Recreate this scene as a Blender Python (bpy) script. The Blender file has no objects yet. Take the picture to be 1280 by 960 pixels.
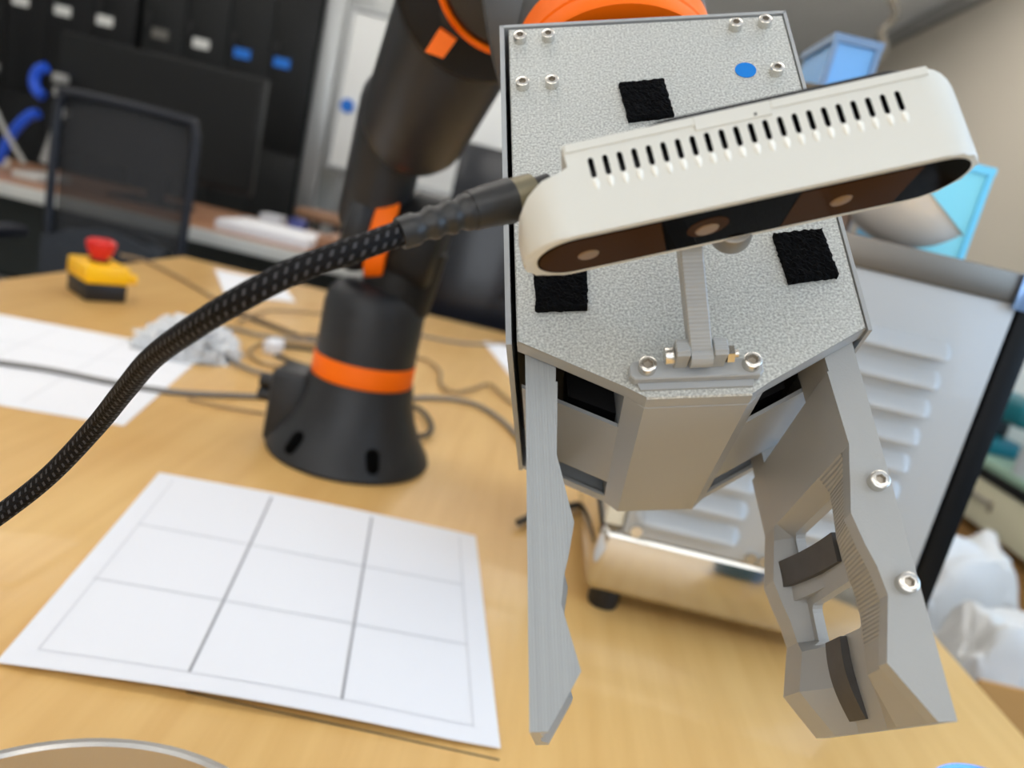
import bpy, bmesh, math, random
from math import sin, cos, pi, radians
from mathutils import Vector, Matrix, noise

random.seed(7)
scene = bpy.context.scene
COL = scene.collection

# ------------------------------------------------------------------ camera
# axes of the photograph's camera: x right, y down, z forward -> world
MW = Matrix(((0.9728, 0.2318, 0.0), (0.0530, -0.2223, 0.9735), (0.2257, -0.9470, -0.2285)))
EYE = Vector((0.0, 0.0, 1.07))
cam_data = bpy.data.cameras.new('camera')
cam = bpy.data.objects.new('camera', cam_data)
COL.objects.link(cam)
bx_, by_, bz_ = MW.col[0], -MW.col[1], -MW.col[2]
cam.matrix_world = Matrix(((bx_[0], by_[0], bz_[0], EYE[0]), (bx_[1], by_[1], bz_[1], EYE[1]),
                           (bx_[2], by_[2], bz_[2], EYE[2]), (0, 0, 0, 1)))
cam_data.sensor_width = 36.0
cam_data.lens = 27.0
cam_data.clip_start = 0.01
cam_data.clip_end = 60
cam_data.dof.use_dof = True
cam_data.dof.focus_distance = 0.272
cam_data.dof.aperture_fstop = 7.6
scene.camera = cam

# ------------------------------------------------------------------ world, lights, exposure
world = bpy.data.worlds.new('world')
scene.world = world
world.use_nodes = True
wn = world.node_tree.nodes
wn['Background'].inputs['Color'].default_value = (0.38, 0.62, 1.0, 1)
wn['Background'].inputs['Strength'].default_value = 1.0
scene.view_settings.view_transform = 'Standard'
scene.view_settings.look = 'None'
scene.view_settings.gamma = 1.0
scene.view_settings.use_curve_mapping = False
scene.view_settings.exposure = -0.16

PANEL_STRENGTH = 4.1          # emission of the ceiling light panels
WINDOW_POWER = 36.0


def area(name, loc, target, sx, sy, power, color):
    l = bpy.data.lights.new(name, 'AREA')
    l.shape = 'RECTANGLE'
    l.size = sx
    l.size_y = sy
    l.energy = power
    l.color = color
    o = bpy.data.objects.new(name, l)
    o.location = loc
    o.rotation_euler = (Vector(target) - Vector(loc)).to_track_quat('-Z', 'Y').to_euler()
    COL.objects.link(o)
    return o


# daylight entering by the window in the right wall, beside the photographer
area('window_daylight', (1.93, 0.2, 1.65), (0.0, 0.6, 1.0), 2.2, 1.3, WINDOW_POWER, (0.50, 0.72, 1.0))

# fill light added to brighten the gripper's front, before an unseen invented window
area('front_fill', (-.2, -2.53, 1.6), (-.2, 0.0, 1.3), 3.2, 1.4, 34.0, (1.0, 0.965, 0.90))


# ------------------------------------------------------------------ materials
def lin(c):
    return tuple((v / 255 / 12.92) if v / 255 <= 0.04045 else ((v / 255 + 0.055) / 1.055) ** 2.4 for v in c[:3])


MATS = {}


def mat(name, rgb, rough=0.5, metal=0.0, spec=0.5, bump=None, vary=None, coat=0.0, **kw):
    """rgb given in sRGB 0-255; bump = (scale, strength, distance); vary = (scale, rgb2)"""
    if name in MATS:
        return MATS[name]
    m = bpy.data.materials.new(name)
    m.use_nodes = True
    nt = m.node_tree
    b = nt.nodes['Principled BSDF']
    b.inputs['Base Color'].default_value = (*lin(rgb), 1)
    b.inputs['Roughness'].default_value = rough
    b.inputs['Metallic'].default_value = metal
    b.inputs['Specular IOR Level'].default_value = spec
    b.inputs['Coat Weight'].default_value = coat
    tc = nt.nodes.new('ShaderNodeTexCoord')
    if vary:
        n = nt.nodes.new('ShaderNodeTexNoise')
        n.inputs['Scale'].default_value = vary[0]
        n.inputs['Detail'].default_value = 4
        nt.links.new(tc.outputs['Object'], n.inputs['Vector'])
        r = nt.nodes.new('ShaderNodeMix')
        r.data_type = 'RGBA'
        r.inputs[6].default_value = (*lin(rgb), 1)
        r.inputs[7].default_value = (*lin(vary[1]), 1)
        nt.links.new(n.outputs['Fac'], r.inputs[0])
        nt.links.new(r.outputs[2], b.inputs['Base Color'])
    if bump:
        n2 = nt.nodes.new('ShaderNodeTexNoise')
        n2.inputs['Scale'].default_value = bump[0]
        n2.inputs['Detail'].default_value = 3
        nt.links.new(tc.outputs['Object'], n2.inputs['Vector'])
        bp = nt.nodes.new('ShaderNodeBump')
        bp.inputs['Strength'].default_value = bump[1]
        bp.inputs['Distance'].default_value = bump[2]
        nt.links.new(n2.outputs['Fac'], bp.inputs['Height'])
        nt.links.new(bp.outputs['Normal'], b.inputs['Normal'])
    MATS[name] = m
    return m


def layered(name, rgb, axis, pitch=0.0006, rough=0.45, strength=0.35):
    """printed plastic: fine layer lines stacked along one object axis"""
    m = mat(name, rgb, rough)
    nt = m.node_tree
    b = nt.nodes['Principled BSDF']
    tc = nt.nodes.new('ShaderNodeTexCoord')
    w = nt.nodes.new('ShaderNodeTexWave')
    w.bands_direction = axis
    w.inputs['Scale'].default_value = 0.314 / pitch
    w.inputs['Distortion'].default_value = 0.6
    w.inputs['Detail'].default_value = 1
    w.inputs['Detail Scale'].default_value = 0.3
    nt.links.new(tc.outputs['Object'], w.inputs['Vector'])
    bp = nt.nodes.new('ShaderNodeBump')
    bp.inputs['Strength'].default_value = strength
    bp.inputs['Distance'].default_value = 0.0002
    nt.links.new(w.outputs['Fac'], bp.inputs['Height'])
    nt.links.new(bp.outputs['Normal'], b.inputs['Normal'])
    n = nt.nodes.new('ShaderNodeTexNoise')
    mp = nt.nodes.new('ShaderNodeMapping')
    sc = {'X': (900, 6, 6), 'Y': (6, 900, 6), 'Z': (6, 6, 900)}[axis]
    mp.inputs['Scale'].default_value = sc
    nt.links.new(tc.outputs['Object'], mp.inputs['Vector'])
    nt.links.new(mp.outputs['Vector'], n.inputs['Vector'])
    n.inputs['Scale'].default_value = 1.0
    r = nt.nodes.new('ShaderNodeMix')
    r.data_type = 'RGBA'
    r.inputs[6].default_value = (*lin([v * 0.93 for v in rgb]), 1)
    r.inputs[7].default_value = (*lin([min(255, v * 1.06) for v in rgb]), 1)
    nt.links.new(n.outputs['Fac'], r.inputs[0])
    nt.links.new(r.outputs[2], b.inputs['Base Color'])
    return m


def sparkle_mat(name, rgb):
    """textured printed sheet: grainy relief with fine metallic flakes"""
    m = mat(name, rgb, 0.33, 0.3)
    nt = m.node_tree
    b = nt.nodes['Principled BSDF']
    tc = nt.nodes.new('ShaderNodeTexCoord')
    n = nt.nodes.new('ShaderNodeTexNoise')
    n.inputs['Scale'].default_value = 1250
    n.inputs['Detail'].default_value = 2
    nt.links.new(tc.outputs['Object'], n.inputs['Vector'])
    bp = nt.nodes.new('ShaderNodeBump')
    bp.inputs['Strength'].default_value = 0.42
    bp.inputs['Distance'].default_value = 0.0004
    nt.links.new(n.outputs['Fac'], bp.inputs['Height'])
    nt.links.new(bp.outputs['Normal'], b.inputs['Normal'])
    v = nt.nodes.new('ShaderNodeTexNoise')
    v.inputs['Scale'].default_value = 1150
    v.inputs['Detail'].default_value = 1
    nt.links.new(tc.outputs['Object'], v.inputs['Vector'])
    ramp = nt.nodes.new('ShaderNodeValToRGB')
    ramp.color_ramp.elements[0].position = 0.30
    ramp.color_ramp.elements[0].color = (*lin([q * 0.93 for q in rgb]), 1)
    ramp.color_ramp.elements[1].position = 0.70
    ramp.color_ramp.elements[1].color = (*lin([min(255, q * 1.22) for q in rgb]), 1)
    nt.links.new(v.outputs['Fac'], ramp.inputs['Fac'])
    nt.links.new(ramp.outputs['Color'], b.inputs['Base Color'])
    return m


def wood_mat(name, c1, c2, axis_scale, rough=0.38):
    m = mat(name, c1, rough, coat=0.15)
    nt = m.node_tree
    b = nt.nodes['Principled BSDF']
    tc = nt.nodes.new('ShaderNodeTexCoord')
    mp = nt.nodes.new('ShaderNodeMapping')
    mp.inputs['Scale'].default_value = axis_scale
    mp.inputs['Rotation'].default_value = (0, 0, radians(-14))
    nt.links.new(tc.outputs['Object'], mp.inputs['Vector'])
    n = nt.nodes.new('ShaderNodeTexNoise')
    n.inputs['Scale'].default_value = 1.0
    n.inputs['Detail'].default_value = 6
    n.inputs['Roughness'].default_value = 0.6
    nt.links.new(mp.outputs['Vector'], n.inputs['Vector'])
    n2 = nt.nodes.new('ShaderNodeTexNoise')
    n2.inputs['Scale'].default_value = 5.0
    n2.inputs['Detail'].default_value = 2
    nt.links.new(tc.outputs['Object'], n2.inputs['Vector'])
    ad = nt.nodes.new('ShaderNodeMath')
    ad.operation = 'MULTIPLY_ADD'
    ad.inputs[1].default_value = 0.6
    nt.links.new(n.outputs['Fac'], ad.inputs[0])
    sub = nt.nodes.new('ShaderNodeMath')
    sub.operation = 'MULTIPLY'
    sub.inputs[1].default_value = 0.4
    nt.links.new(n2.outputs['Fac'], sub.inputs[0])
    nt.links.new(sub.outputs[0], ad.inputs[2])
    ramp = nt.nodes.new('ShaderNodeValToRGB')
    ramp.color_ramp.elements[0].position = 0.32
    ramp.color_ramp.elements[0].color = (*lin(c2), 1)
    ramp.color_ramp.elements[1].position = 0.66
    ramp.color_ramp.elements[1].color = (*lin(c1), 1)
    nt.links.new(ad.outputs[0], ramp.inputs['Fac'])
    nt.links.new(ramp.outputs['Color'], b.inputs['Base Color'])
    return m


def emit_mat(name, rgb, strength):
    m = bpy.data.materials.new(name)
    m.use_nodes = True
    b = m.node_tree.nodes['Principled BSDF']
    b.inputs['Base Color'].default_value = (0.9, 0.9, 0.9, 1)
    b.inputs['Emission Color'].default_value = (*rgb, 1)
    b.inputs['Emission Strength'].default_value = strength
    return m


def braid_mat(name):
    """black braided sleeve with pale flecks, mapped along the cable by UV"""
    m = mat(name, (14, 13, 14), 0.6, spec=0.15)
    nt = m.node_tree
    b = nt.nodes['Principled BSDF']
    uv = nt.nodes.new('ShaderNodeTexCoord')
    sx = nt.nodes.new('ShaderNodeSeparateXYZ')
    nt.links.new(uv.outputs['UV'], sx.inputs[0])

    def math_(op, a, bb=None):
        k = nt.nodes.new('ShaderNodeMath')
        k.operation = op
        for i, q in enumerate((a, bb)):
            if q is None:
                continue
            if isinstance(q, (int, float)):
                k.inputs[i].default_value = q
            else:
                nt.links.new(q, k.inputs[i])
        return k.outputs[0]
    # u runs 0..1 around, v runs in units of cable diameters: a weave of slanted cells with pale flecks
    u8 = math_('MULTIPLY', sx.outputs[0], 8.0)
    v1 = math_('DIVIDE', sx.outputs[1], 0.30)
    a = math_('ADD', v1, u8)
    c = math_('SUBTRACT', v1, u8)
    h = math_('MAXIMUM', math_('SINE', math_('MULTIPLY', a, 2 * pi)), math_('SINE', math_('MULTIPLY', c, 2 * pi)))
    bp = nt.nodes.new('ShaderNodeBump')
    bp.inputs['Strength'].default_value = 0.3
    bp.inputs['Distance'].default_value = 0.0004
    nt.links.new(h, bp.inputs['Height'])
    nt.links.new(bp.outputs['Normal'], b.inputs['Normal'])
    fa = math_('ABSOLUTE', math_('SUBTRACT', math_('FRACT', math_('ADD', math_('DIVIDE', sx.outputs[1], 0.42), math_('MULTIPLY', u8, 0.6))), 0.5))
    fb = math_('ABSOLUTE', math_('SUBTRACT', math_('FRACT', u8), 0.5))
    fl = math_('MULTIPLY', math_('LESS_THAN', fa, 0.17), math_('LESS_THAN', fb, 0.26))
    r = nt.nodes.new('ShaderNodeMix')
    r.data_type = 'RGBA'
    r.inputs[6].default_value = (*lin((11, 10, 11)), 1)
    r.inputs[7].default_value = (*lin((66, 65, 67)), 1)
    nt.links.new(fl, r.inputs[0])
    nt.links.new(r.outputs[2], b.inputs['Base Color'])
    return m


def film_mat(name, rgb, clear=0.5, rough=0.15):
    """thin clear plastic film: partly see-through, glossy"""
    if name in MATS:
        return MATS[name]
    m = bpy.data.materials.new(name)
    MATS[name] = m
    m.use_nodes = True
    nt = m.node_tree
    b = nt.nodes['Principled BSDF']
    b.inputs['Base Color'].default_value = (*lin(rgb), 1)
    b.inputs['Roughness'].default_value = rough
    b.inputs['Specular IOR Level'].default_value = 0.9
    t = nt.nodes.new('ShaderNodeBsdfTransparent')
    mx = nt.nodes.new('ShaderNodeMixShader')
    mx.inputs[0].default_value = clear
    nt.links.new(b.outputs[0], mx.inputs[1])
    nt.links.new(t.outputs[0], mx.inputs[2])
    nt.links.new(mx.outputs[0], nt.nodes['Material Output'].inputs['Surface'])
    return m


PLATE = sparkle_mat('textured_grey_print', (172, 173, 168))
PRINT_X = layered('grey_print_layers_sideways', (152, 155, 155), 'X', 0.0009)
PRINT_Y = layered('grey_print_layers_down', (160, 162, 161), 'Y', 0.0009)
PRINT = mat('smooth_grey_print', (158, 160, 160), 0.42, bump=(700, 0.08, 0.0003))
GRAIN = mat('grainy_grey_print', (156, 157, 155), 0.4, bump=(1400, 0.25, 0.0003))
STEPS = layered('stepped_print', (158, 158, 155), 'Y', 0.0013, 0.45, 0.9)
PRINT_DARK = mat('dark_grey_print', (60, 62, 63), 0.55)
STEEL = mat('bright_screw_steel', (216, 212, 204), 0.27, 1.0)
STEEL_DK = mat('screw_socket_steel', (176, 168, 156), 0.45, 0.9)
RUBBER = mat('dark_grey_rubber', (74, 72, 70), 0.6, vary=(160, (52, 50, 49)))
FUZZ = mat('black_loop_fabric', (9, 10, 12), 0.95, spec=0.1, bump=(900, 1.0, 0.002))
BLUE_STICKER = mat('blue_sticker', (0, 118, 204), 0.6, spec=0.2)
WHITE_ABS = mat('warm_white_plastic', (210, 209, 200), 0.42)
BLACK = mat('black_plastic', (14, 14, 16), 0.45)
GLASSY = mat('black_glass', (4, 4, 6), 0.06, spec=0.12)
IRWIN = mat('brown_filter_window', (62, 40, 22), 0.10, spec=0.12)
for g_ in (GLASSY, IRWIN):
    g_.node_tree.nodes['Principled BSDF'].inputs['IOR'].default_value = 1.10
LENS = mat('lens_brown', (132, 104, 74), 0.15, spec=0.2)
BRAID = braid_mat('black_braid')
CONN = mat('connector_black', (34, 33, 32), 0.4)
CONN_METAL = mat('connector_metal', (128, 120, 98), 0.38, 0.8)
CHAR = mat('charcoal_robot', (38, 39, 41), 0.42, spec=0.35, bump=(300, 0.05, 0.0005))
CHAR_DK = mat('dark_robot', (15, 15, 16), 0.5, spec=0.3)
ORANGE = mat('orange_ring', (255, 112, 0), 0.5, spec=0.25)
WOOD = wood_mat('maple_ply', (233, 190, 120), (214, 166, 96), (60, 3.0, 3.0))
WOOD_EDGE = mat('ply_edge', (190, 150, 100), 0.6, vary=(40, (150, 112, 70)))
BROWN = wood_mat('brown_desk', (178, 132, 100), (150, 108, 80), (3, 50, 3))
PAPER = mat('white_paper', (238, 238, 241), 0.8, spec=0.2)
PENCIL = mat('pencil_grey', (196, 197, 200), 0.9, spec=0.1)
PENCIL_DK = mat('dark_pencil', (158, 158, 162), 0.9, spec=0.1)
PENCIL_FAINT = mat('faint_pencil', (214, 214, 218), 0.9, spec=0.1)
YELLOW = mat('yellow_box', (252, 192, 0), 0.4)
RED = mat('red_button', (214, 32, 26), 0.4)
CABLE_BLACK = mat('black_cable', (38, 36, 33), 0.5)
CABLE_GREY = mat('grey_cable', (120, 116, 112), 0.5)
CABLE_TAN = mat('tan_cable', (150, 122, 86), 0.55)
MACHINE_WHITE = mat('pale_enamel', (180, 182, 182), 0.35, coat=0.2)
STEEL_POL = mat('polished_steel', (205, 200, 190), 0.10, 1.0)
STEEL_BR = mat('brushed_steel', (128, 120, 110), 0.42, 1.0)
BLUE_PL = film_mat('blue_translucent_plastic', (110, 190, 255), 0.25, 0.2)
CYAN_PL = film_mat('cyan_translucent_plastic', (150, 238, 255), 0.1, 0.2)
LOCKER = mat('black_locker', (9, 10, 11), 0.5, spec=0.3)
LOCKER_B = mat('charcoal_locker', (14, 16, 16), 0.5, spec=0.3)
STICK_W = mat('label_white', (214, 214, 208), 0.7)
STICK_DIM = mat('label_grey', (100, 97, 90), 0.7)
STICK_B = mat('label_blue', (10, 110, 205), 0.6)
SCREEN = mat('monitor_black', (17, 18, 18), 0.4, spec=0.3)
NAVY = mat('glossy_navy_black', (16, 19, 26), 0.18)
CHAIR_MESH = film_mat('chair_mesh_navy', (6, 7, 11), 0.16, 0.8)
CHAIR_FR = mat('chair_frame', (20, 23, 33), 0.5)
CHAIR_SEAT = mat('chair_seat_fabric', (50, 53, 58), 0.9)
WALL_W = mat('white_wall', (222, 222, 218), 0.85)
WALL_G = mat('grey_wall', (176, 174, 168), 0.85)
CEIL = mat('ceiling_grey', (246, 247, 249), 0.9)
FLOORM = mat('grey_vinyl', (150, 150, 148), 0.7, vary=(3, (138, 139, 138)))
BLIND = mat('taupe_blind', (198, 190, 176), 0.9, bump=(300, 0.1, 0.001))
ALU = mat('aluminium', (176, 178, 178), 0.35, 0.8)
BOARD = mat('whiteboard', (236, 236, 232), 0.3)
BLUE_HOSE = mat('blue_hose', (30, 86, 210), 0.4)
GREY_TUBE = mat('grey_tube', (158, 156, 150), 0.4)
CREAM = mat('cream_paint', (214, 208, 178), 0.5)
GREEN_TOP = mat('green_bench_top', (134, 160, 140), 0.5)
TEAL = mat('teal_tool', (0, 104, 116), 0.45)
CARD = mat('cardboard', (196, 146, 84), 0.85)
BAGW = film_mat('white_bag_film', (226, 225, 222), 0.15, 0.35)
BAGC = film_mat('clear_bag_film', (240, 243, 246), 0.42, 0.04)
CYAN_BAG = mat('cyan_bag', (140, 222, 216), 0.4)
CORD = mat('beige_cord', (140, 128, 110), 0.7)
CUP_BLUE = mat('blue_steel_cup', (90, 130, 190), 0.2, 0.9)


# ------------------------------------------------------------------ mesh helpers
def mesh_from(bm, name, m, smooth=True, angle=32):
    bmesh.ops.recalc_face_normals(bm, faces=bm.faces[:])
    me = bpy.data.meshes.new(name)
    bm.to_mesh(me)
    bm.free()
    for q in (m if isinstance(m, (list, tuple)) else [m]):
        me.materials.append(q)
    if smooth:
        for p in me.polygons:
            p.use_smooth = True
        me.set_sharp_from_angle(angle=radians(angle))
    return me


def obj(name, bm, m, parent=None, smooth=True, angle=32, label=None):
    me = bm if isinstance(bm, bpy.types.Mesh) else mesh_from(bm, name, m, smooth, angle)
    o = bpy.data.objects.new(name, me)
    COL.objects.link(o)
    if parent is not None:
        o.parent = parent
    if label:
        o['label'] = label
    return o


def empty(name, mw):
    o = bpy.data.objects.new(name, None)
    o.empty_display_size = 0.02
    COL.objects.link(o)
    o.matrix_world = mw
    return o


def tag(o, label, cat, group=None):
    o['label'] = label
    o['category'] = cat
    if group:
        o['group'] = group
    return o


def thing(name, label, cat, loc=(0, 0, 0), rz=0.0, mw=None, group=None):
    o = empty(name, mw if mw is not None else Matrix.Translation(loc) @ Matrix.Rotation(rz, 4, 'Z'))
    return tag(o, label, cat, group)


def struct(name, bm, m, parent=None):
    o = obj(name, bm, m, parent)
    if parent is None:
        o['kind'] = 'structure'
    return o


def B():
    return bmesh.new()


def box(bm, lo, hi, bev=0.0, seg=2, mi=0):
    vs = [bm.verts.new((x, y, z)) for x in (lo[0], hi[0]) for y in (lo[1], hi[1]) for z in (lo[2], hi[2])]
    fs = []
    for q in ((0, 1, 3, 2), (4, 6, 7, 5), (0, 4, 5, 1), (2, 3, 7, 6), (0, 2, 6, 4), (1, 5, 7, 3)):
        f = bm.faces.new([vs[i] for i in q])
        f.material_index = mi
        fs.append(f)
    if bev > 0:
        es = list({e for f in fs for e in f.edges})
        bmesh.ops.bevel(bm, geom=es, offset=bev, segments=seg, profile=0.5, affect='EDGES')
    return bm


def bxm(lo, hi, bev=0.0, seg=2):
    return box(B(), lo, hi, bev, seg)


def prism(bm, poly, a, b, plane='xy', bev=0.0, seg=1):
    """extrude a 2-D polygon between a and b along the axis the plane leaves out"""
    def P(u, v, w):
        return {'xy': (u, v, w), 'xz': (u, w, v), 'yz': (w, u, v)}[plane]
    lo = [bm.verts.new(P(u, v, a)) for u, v in poly]
    hi = [bm.verts.new(P(u, v, b)) for u, v in poly]
    n = len(poly)
    fs = [bm.faces.new(lo), bm.faces.new(hi[::-1])]
    for i in range(n):
        fs.append(bm.faces.new((lo[i], hi[i], hi[(i + 1) % n], lo[(i + 1) % n])))
    if bev > 0:
        es = list({e for f in fs[:2] for e in f.edges})
        bmesh.ops.bevel(bm, geom=es, offset=bev, segments=seg, profile=0.5, affect='EDGES')
    return bm


def frame_to(d):
    d = Vector(d).normalized()
    return d.to_track_quat('Z', 'Y').to_matrix()


def lathe(bm, prof, n=32, mw=None, mi=0):
    """prof: list of (r, h); spins about local Z, placed by mw (4x4)"""
    mw = mw or Matrix.Identity(4)
    rings = []
    for r, h in prof:
        if r < 1e-7:
            rings.append([bm.verts.new(mw @ Vector((0, 0, h)))])
        else:
            rings.append([bm.verts.new(mw @ Vector((r * cos(2 * pi * i / n), r * sin(2 * pi * i / n), h))) for i in range(n)])
    for a, b in zip(rings, rings[1:]):
        for i in range(n):
            j = (i + 1) % n
            vs = ([a[0]] if len(a) == 1 else [a[i], a[j]]) + ([b[0]] if len(b) == 1 else [b[j], b[i]])
            if len(vs) >= 3:
                bm.faces.new(vs).material_index = mi
    for rr in (rings[0], rings[-1]):
        if len(rr) > 2 and tuple(prof[0]) != tuple(prof[-1]):
            try:
                bm.faces.new(rr).material_index = mi
            except ValueError:
                pass
    return bm


def axis_mw(p, d):
    m = frame_to(d).to_4x4()
    m.translation = Vector(p)
    return m


def cyl(bm, p0, p1, r0, r1=None, n=24, mi=0, round_=0.0):
    r1 = r0 if r1 is None else r1
    p0, p1 = Vector(p0), Vector(p1)
    L = (p1 - p0).length
    prof = [(r0, 0), (r1, L)]
    if round_ > 0:
        k = round_
        prof = [(0, 0), (r0 - k, 0), (r0 - k * 0.3, k * 0.3), (r0, k), (r1, L - k), (r1 - k * 0.3, L - k * 0.3), (r1 - k, L), (0, L)]
    return lathe(bm, prof, n, axis_mw(p0, p1 - p0), mi)


def capsule(bm, p0, p1, r0, r1, n=28, k=6):
    p0, p1 = Vector(p0), Vector(p1)
    L = (p1 - p0).length
    prof = [(r0 * sin(pi / 2 * i / k), -r0 * cos(pi / 2 * i / k)) for i in range(k + 1)]
    prof += [(r1 * cos(pi / 2 * i / k), L + r1 * sin(pi / 2 * i / k)) for i in range(k + 1)]
    prof[0] = (0, -r0)
    prof[-1] = (0, L + r1)
    return lathe(bm, prof, n, axis_mw(p0, p1 - p0))


def smooth_path(pts, per=8):
    pts = [Vector(p) for p in pts]
    if len(pts) < 3:
        return pts
    out = []
    P = [pts[0] * 2 - pts[1]] + pts + [pts[-1] * 2 - pts[-2]]
    for i in range(1, len(P) - 2):
        a, b, c, d = P[i - 1], P[i], P[i + 1], P[i + 2]
        for s in range(per):
            t = s / per
            out.append(0.5 * ((2 * b) + (c - a) * t + (2 * a - 5 * b + 4 * c - d) * t * t + (3 * b - a - 3 * c + d) * t ** 3))
    out.append(pts[-1])
    return out


def tube(bm, pts, r, n=10, uv=False, cap=True):
    """r: number or list; swept circle with a twist-free frame"""
    pts = [Vector(p) for p in pts]
    rs = r if isinstance(r, (list, tuple)) else [r] * len(pts)
    t0 = (pts[1] - pts[0]).normalized()
    nrm = t0.orthogonal().normalized()
    rings, dist = [], [0.0]
    for i, p in enumerate(pts):
        t = (pts[min(i + 1, len(pts) - 1)] - pts[max(i - 1, 0)]).normalized()
        nrm = (nrm - t * nrm.dot(t)).normalized()
        bt = t.cross(nrm)
        rings.append([bm.verts.new(p + (nrm * cos(2 * pi * k / n) + bt * sin(2 * pi * k / n)) * rs[i]) for k in range(n)])
        if i:
            dist.append(dist[-1] + (p - pts[i - 1]).length)
    lay = bm.loops.layers.uv.new('UVMap') if uv else None
    for i in range(len(rings) - 1):
        for k in range(n):
            j = (k + 1) % n
            f = bm.faces.new((rings[i][k], rings[i][j], rings[i + 1][j], rings[i + 1][k]))
            if uv:
                for l, (kk, ii) in zip(f.loops, ((k, i), (k + 1, i), (k + 1, i + 1), (k, i + 1))):
                    l[lay].uv = (kk / n, dist[ii] / (2 * rs[ii]))
    if cap:
        bm.faces.new(rings[0][::-1])
        bm.faces.new(rings[-1])
    return bm


def boolean(o, cutters, op='DIFFERENCE'):
    """bake a boolean of o with cutter objects, then drop the cutters"""
    for c in cutters:
        md = o.modifiers.new('b', 'BOOLEAN')
        md.operation = op
        md.object = c
        md.solver = 'EXACT'
    bpy.context.view_layer.update()
    dg = bpy.context.evaluated_depsgraph_get()
    me = bpy.data.meshes.new_from_object(o.evaluated_get(dg))
    o.modifiers.clear()
    old = o.data
    o.data = me
    bpy.data.meshes.remove(old)
    for c in cutters:
        cm = c.data
        bpy.data.objects.remove(c)
        bpy.data.meshes.remove(cm)
    return o


def resmooth(o, angle=32):
    for p in o.data.polygons:
        p.use_smooth = True
    o.data.set_sharp_from_angle(angle=radians(angle))


def ray(px, py):
    return MW @ Vector(((px - 640) / 960, (py - 480) / 960, 1.0))


def at_z(px, py, z):
    r = ray(px, py)
    return EYE + r * ((z - EYE.z) / r.z)


def at_y(px, py, y):
    r = ray(px, py)
    return EYE + r * (y / r.y)


def at_d(px, py, d):
    return EYE + ray(px, py) * d


def pose(R, t):
    """camera-frame rotation rows + translation -> world 4x4"""
    R = Matrix(R)
    R = R.to_quaternion().normalized().to_matrix()
    m = (MW @ R).to_quaternion().normalized().to_matrix().to_4x4()
    m.translation = EYE + MW @ Vector(t)
    return m


# ================================================================== THE ROOM
TT = 0.75           # table top height
X0, X1, Y0, Y1, H = -4.2, 2.0, -2.6, 6.9, 2.7
struct('floor', bxm((X0 - .1, Y0 - .1, -0.1), (X1 + .1, Y1 + .1, 0)), FLOORM)
struct('ceiling', bxm((X0 - .1, Y0 - .1, H), (X1 + .1, Y1 + .1, H + 0.1)), CEIL)
struct('wall_left', bxm((X0 - .1, Y0, 0), (X0, Y1, H)), WALL_W)
bm = B()
for lo, hi in (((X0, Y0 - .1, 0), (-1.85, Y0, H)), ((1.45, Y0 - .1, 0), (X1, Y0, H)), ((-1.85, Y0 - .1, 0), (1.45, Y0, .88)), ((-1.85, Y0 - .1, 2.32), (1.45, Y0, H))):
    box(bm, lo, hi)
struct('wall_front', bm, WALL_W)
w2 = obj('added_window', bxm((-1.85, Y0 - .05, .88), (1.45, Y0 - .045, 2.32)), film_mat('window_glass', (220, 235, 245), 0.92, 0.05))  # invented window, put in to go with the front fill light
w2['kind'] = 'structure'
bm = B()
for lo, hi in (((-1.85, Y0 - .08, .88), (1.45, Y0 - .02, .93)), ((-1.85, Y0 - .08, 2.27), (1.45, Y0 - .02, 2.32)), ((-1.85, Y0 - .08, .93), (-1.8, Y0 - .02, 2.27)),
               ((1.4, Y0 - .08, .93), (1.45, Y0 - .02, 2.27)), ((-.75, Y0 - .08, .93), (-.7, Y0 - .02, 2.27)), ((.35, Y0 - .08, .93), (.4, Y0 - .02, 2.27))):
    box(bm, lo, hi)
obj('window_frame', bm, ALU, w2)
struct('wall_far', bxm((X0, Y1, 0), (X1, Y1 + .1, H)), WALL_G)
struct('wall_back', bxm((X0, 4.72, 0), (0.1, 4.82, H)), WALL_W)       # partition behind the lockers
bm = B()
wy0, wy1, wz0, wz1 = -1.1, 1.5, 0.95, 2.3                              # window opening beside the photographer
box(bm, (X1, Y0, 0), (X1 + .1, wy0, H))
box(bm, (X1, wy1, 0), (X1 + .1, Y1, H))
box(bm, (X1, wy0, 0), (X1 + .1, wy1, wz0))
box(bm, (X1, wy0, wz1), (X1 + .1, wy1, H))
struct('wall_right', bm, WALL_G)
w = obj('window_1', box(B(), (X1 + .045, wy0, wz0), (X1 + .05, wy1, wz1)), film_mat('window_glass', (220, 235, 245), 0.92, 0.05))
w['kind'] = 'structure'
bm = B()
for a, b in (((X1 + .02, wy0, wz0), (X1 + .08, wy1, wz0 + .05)), ((X1 + .02, wy0, wz1 - .05), (X1 + .08, wy1, wz1)),
             ((X1 + .02, wy0, wz0), (X1 + .08, wy0 + .05, wz1)), ((X1 + .02, wy1 - .05, wz0), (X1 + .08, wy1, wz1)),
             ((X1 + .02, .18, wz0), (X1 + .08, .22, wz1))):
    box(bm, a, b)
obj('window_frame', bm, ALU, w)
# cassette of the roller blind along the top of the right wall, and its fabric
struct('trim_1', bxm((X1 - .085, 1.9, H - .085), (X1, Y1, H), 0.004), mat('cassette', (150, 149, 146), 0.6))
bl = obj('roller_blind', bxm((X1 - .045, 2.0, 0.25), (X1 - .04, Y1 - .05, H - .086)), BLIND)
tag(bl, 'taupe roller blind pulled down along the right wall', 'blind')
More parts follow.
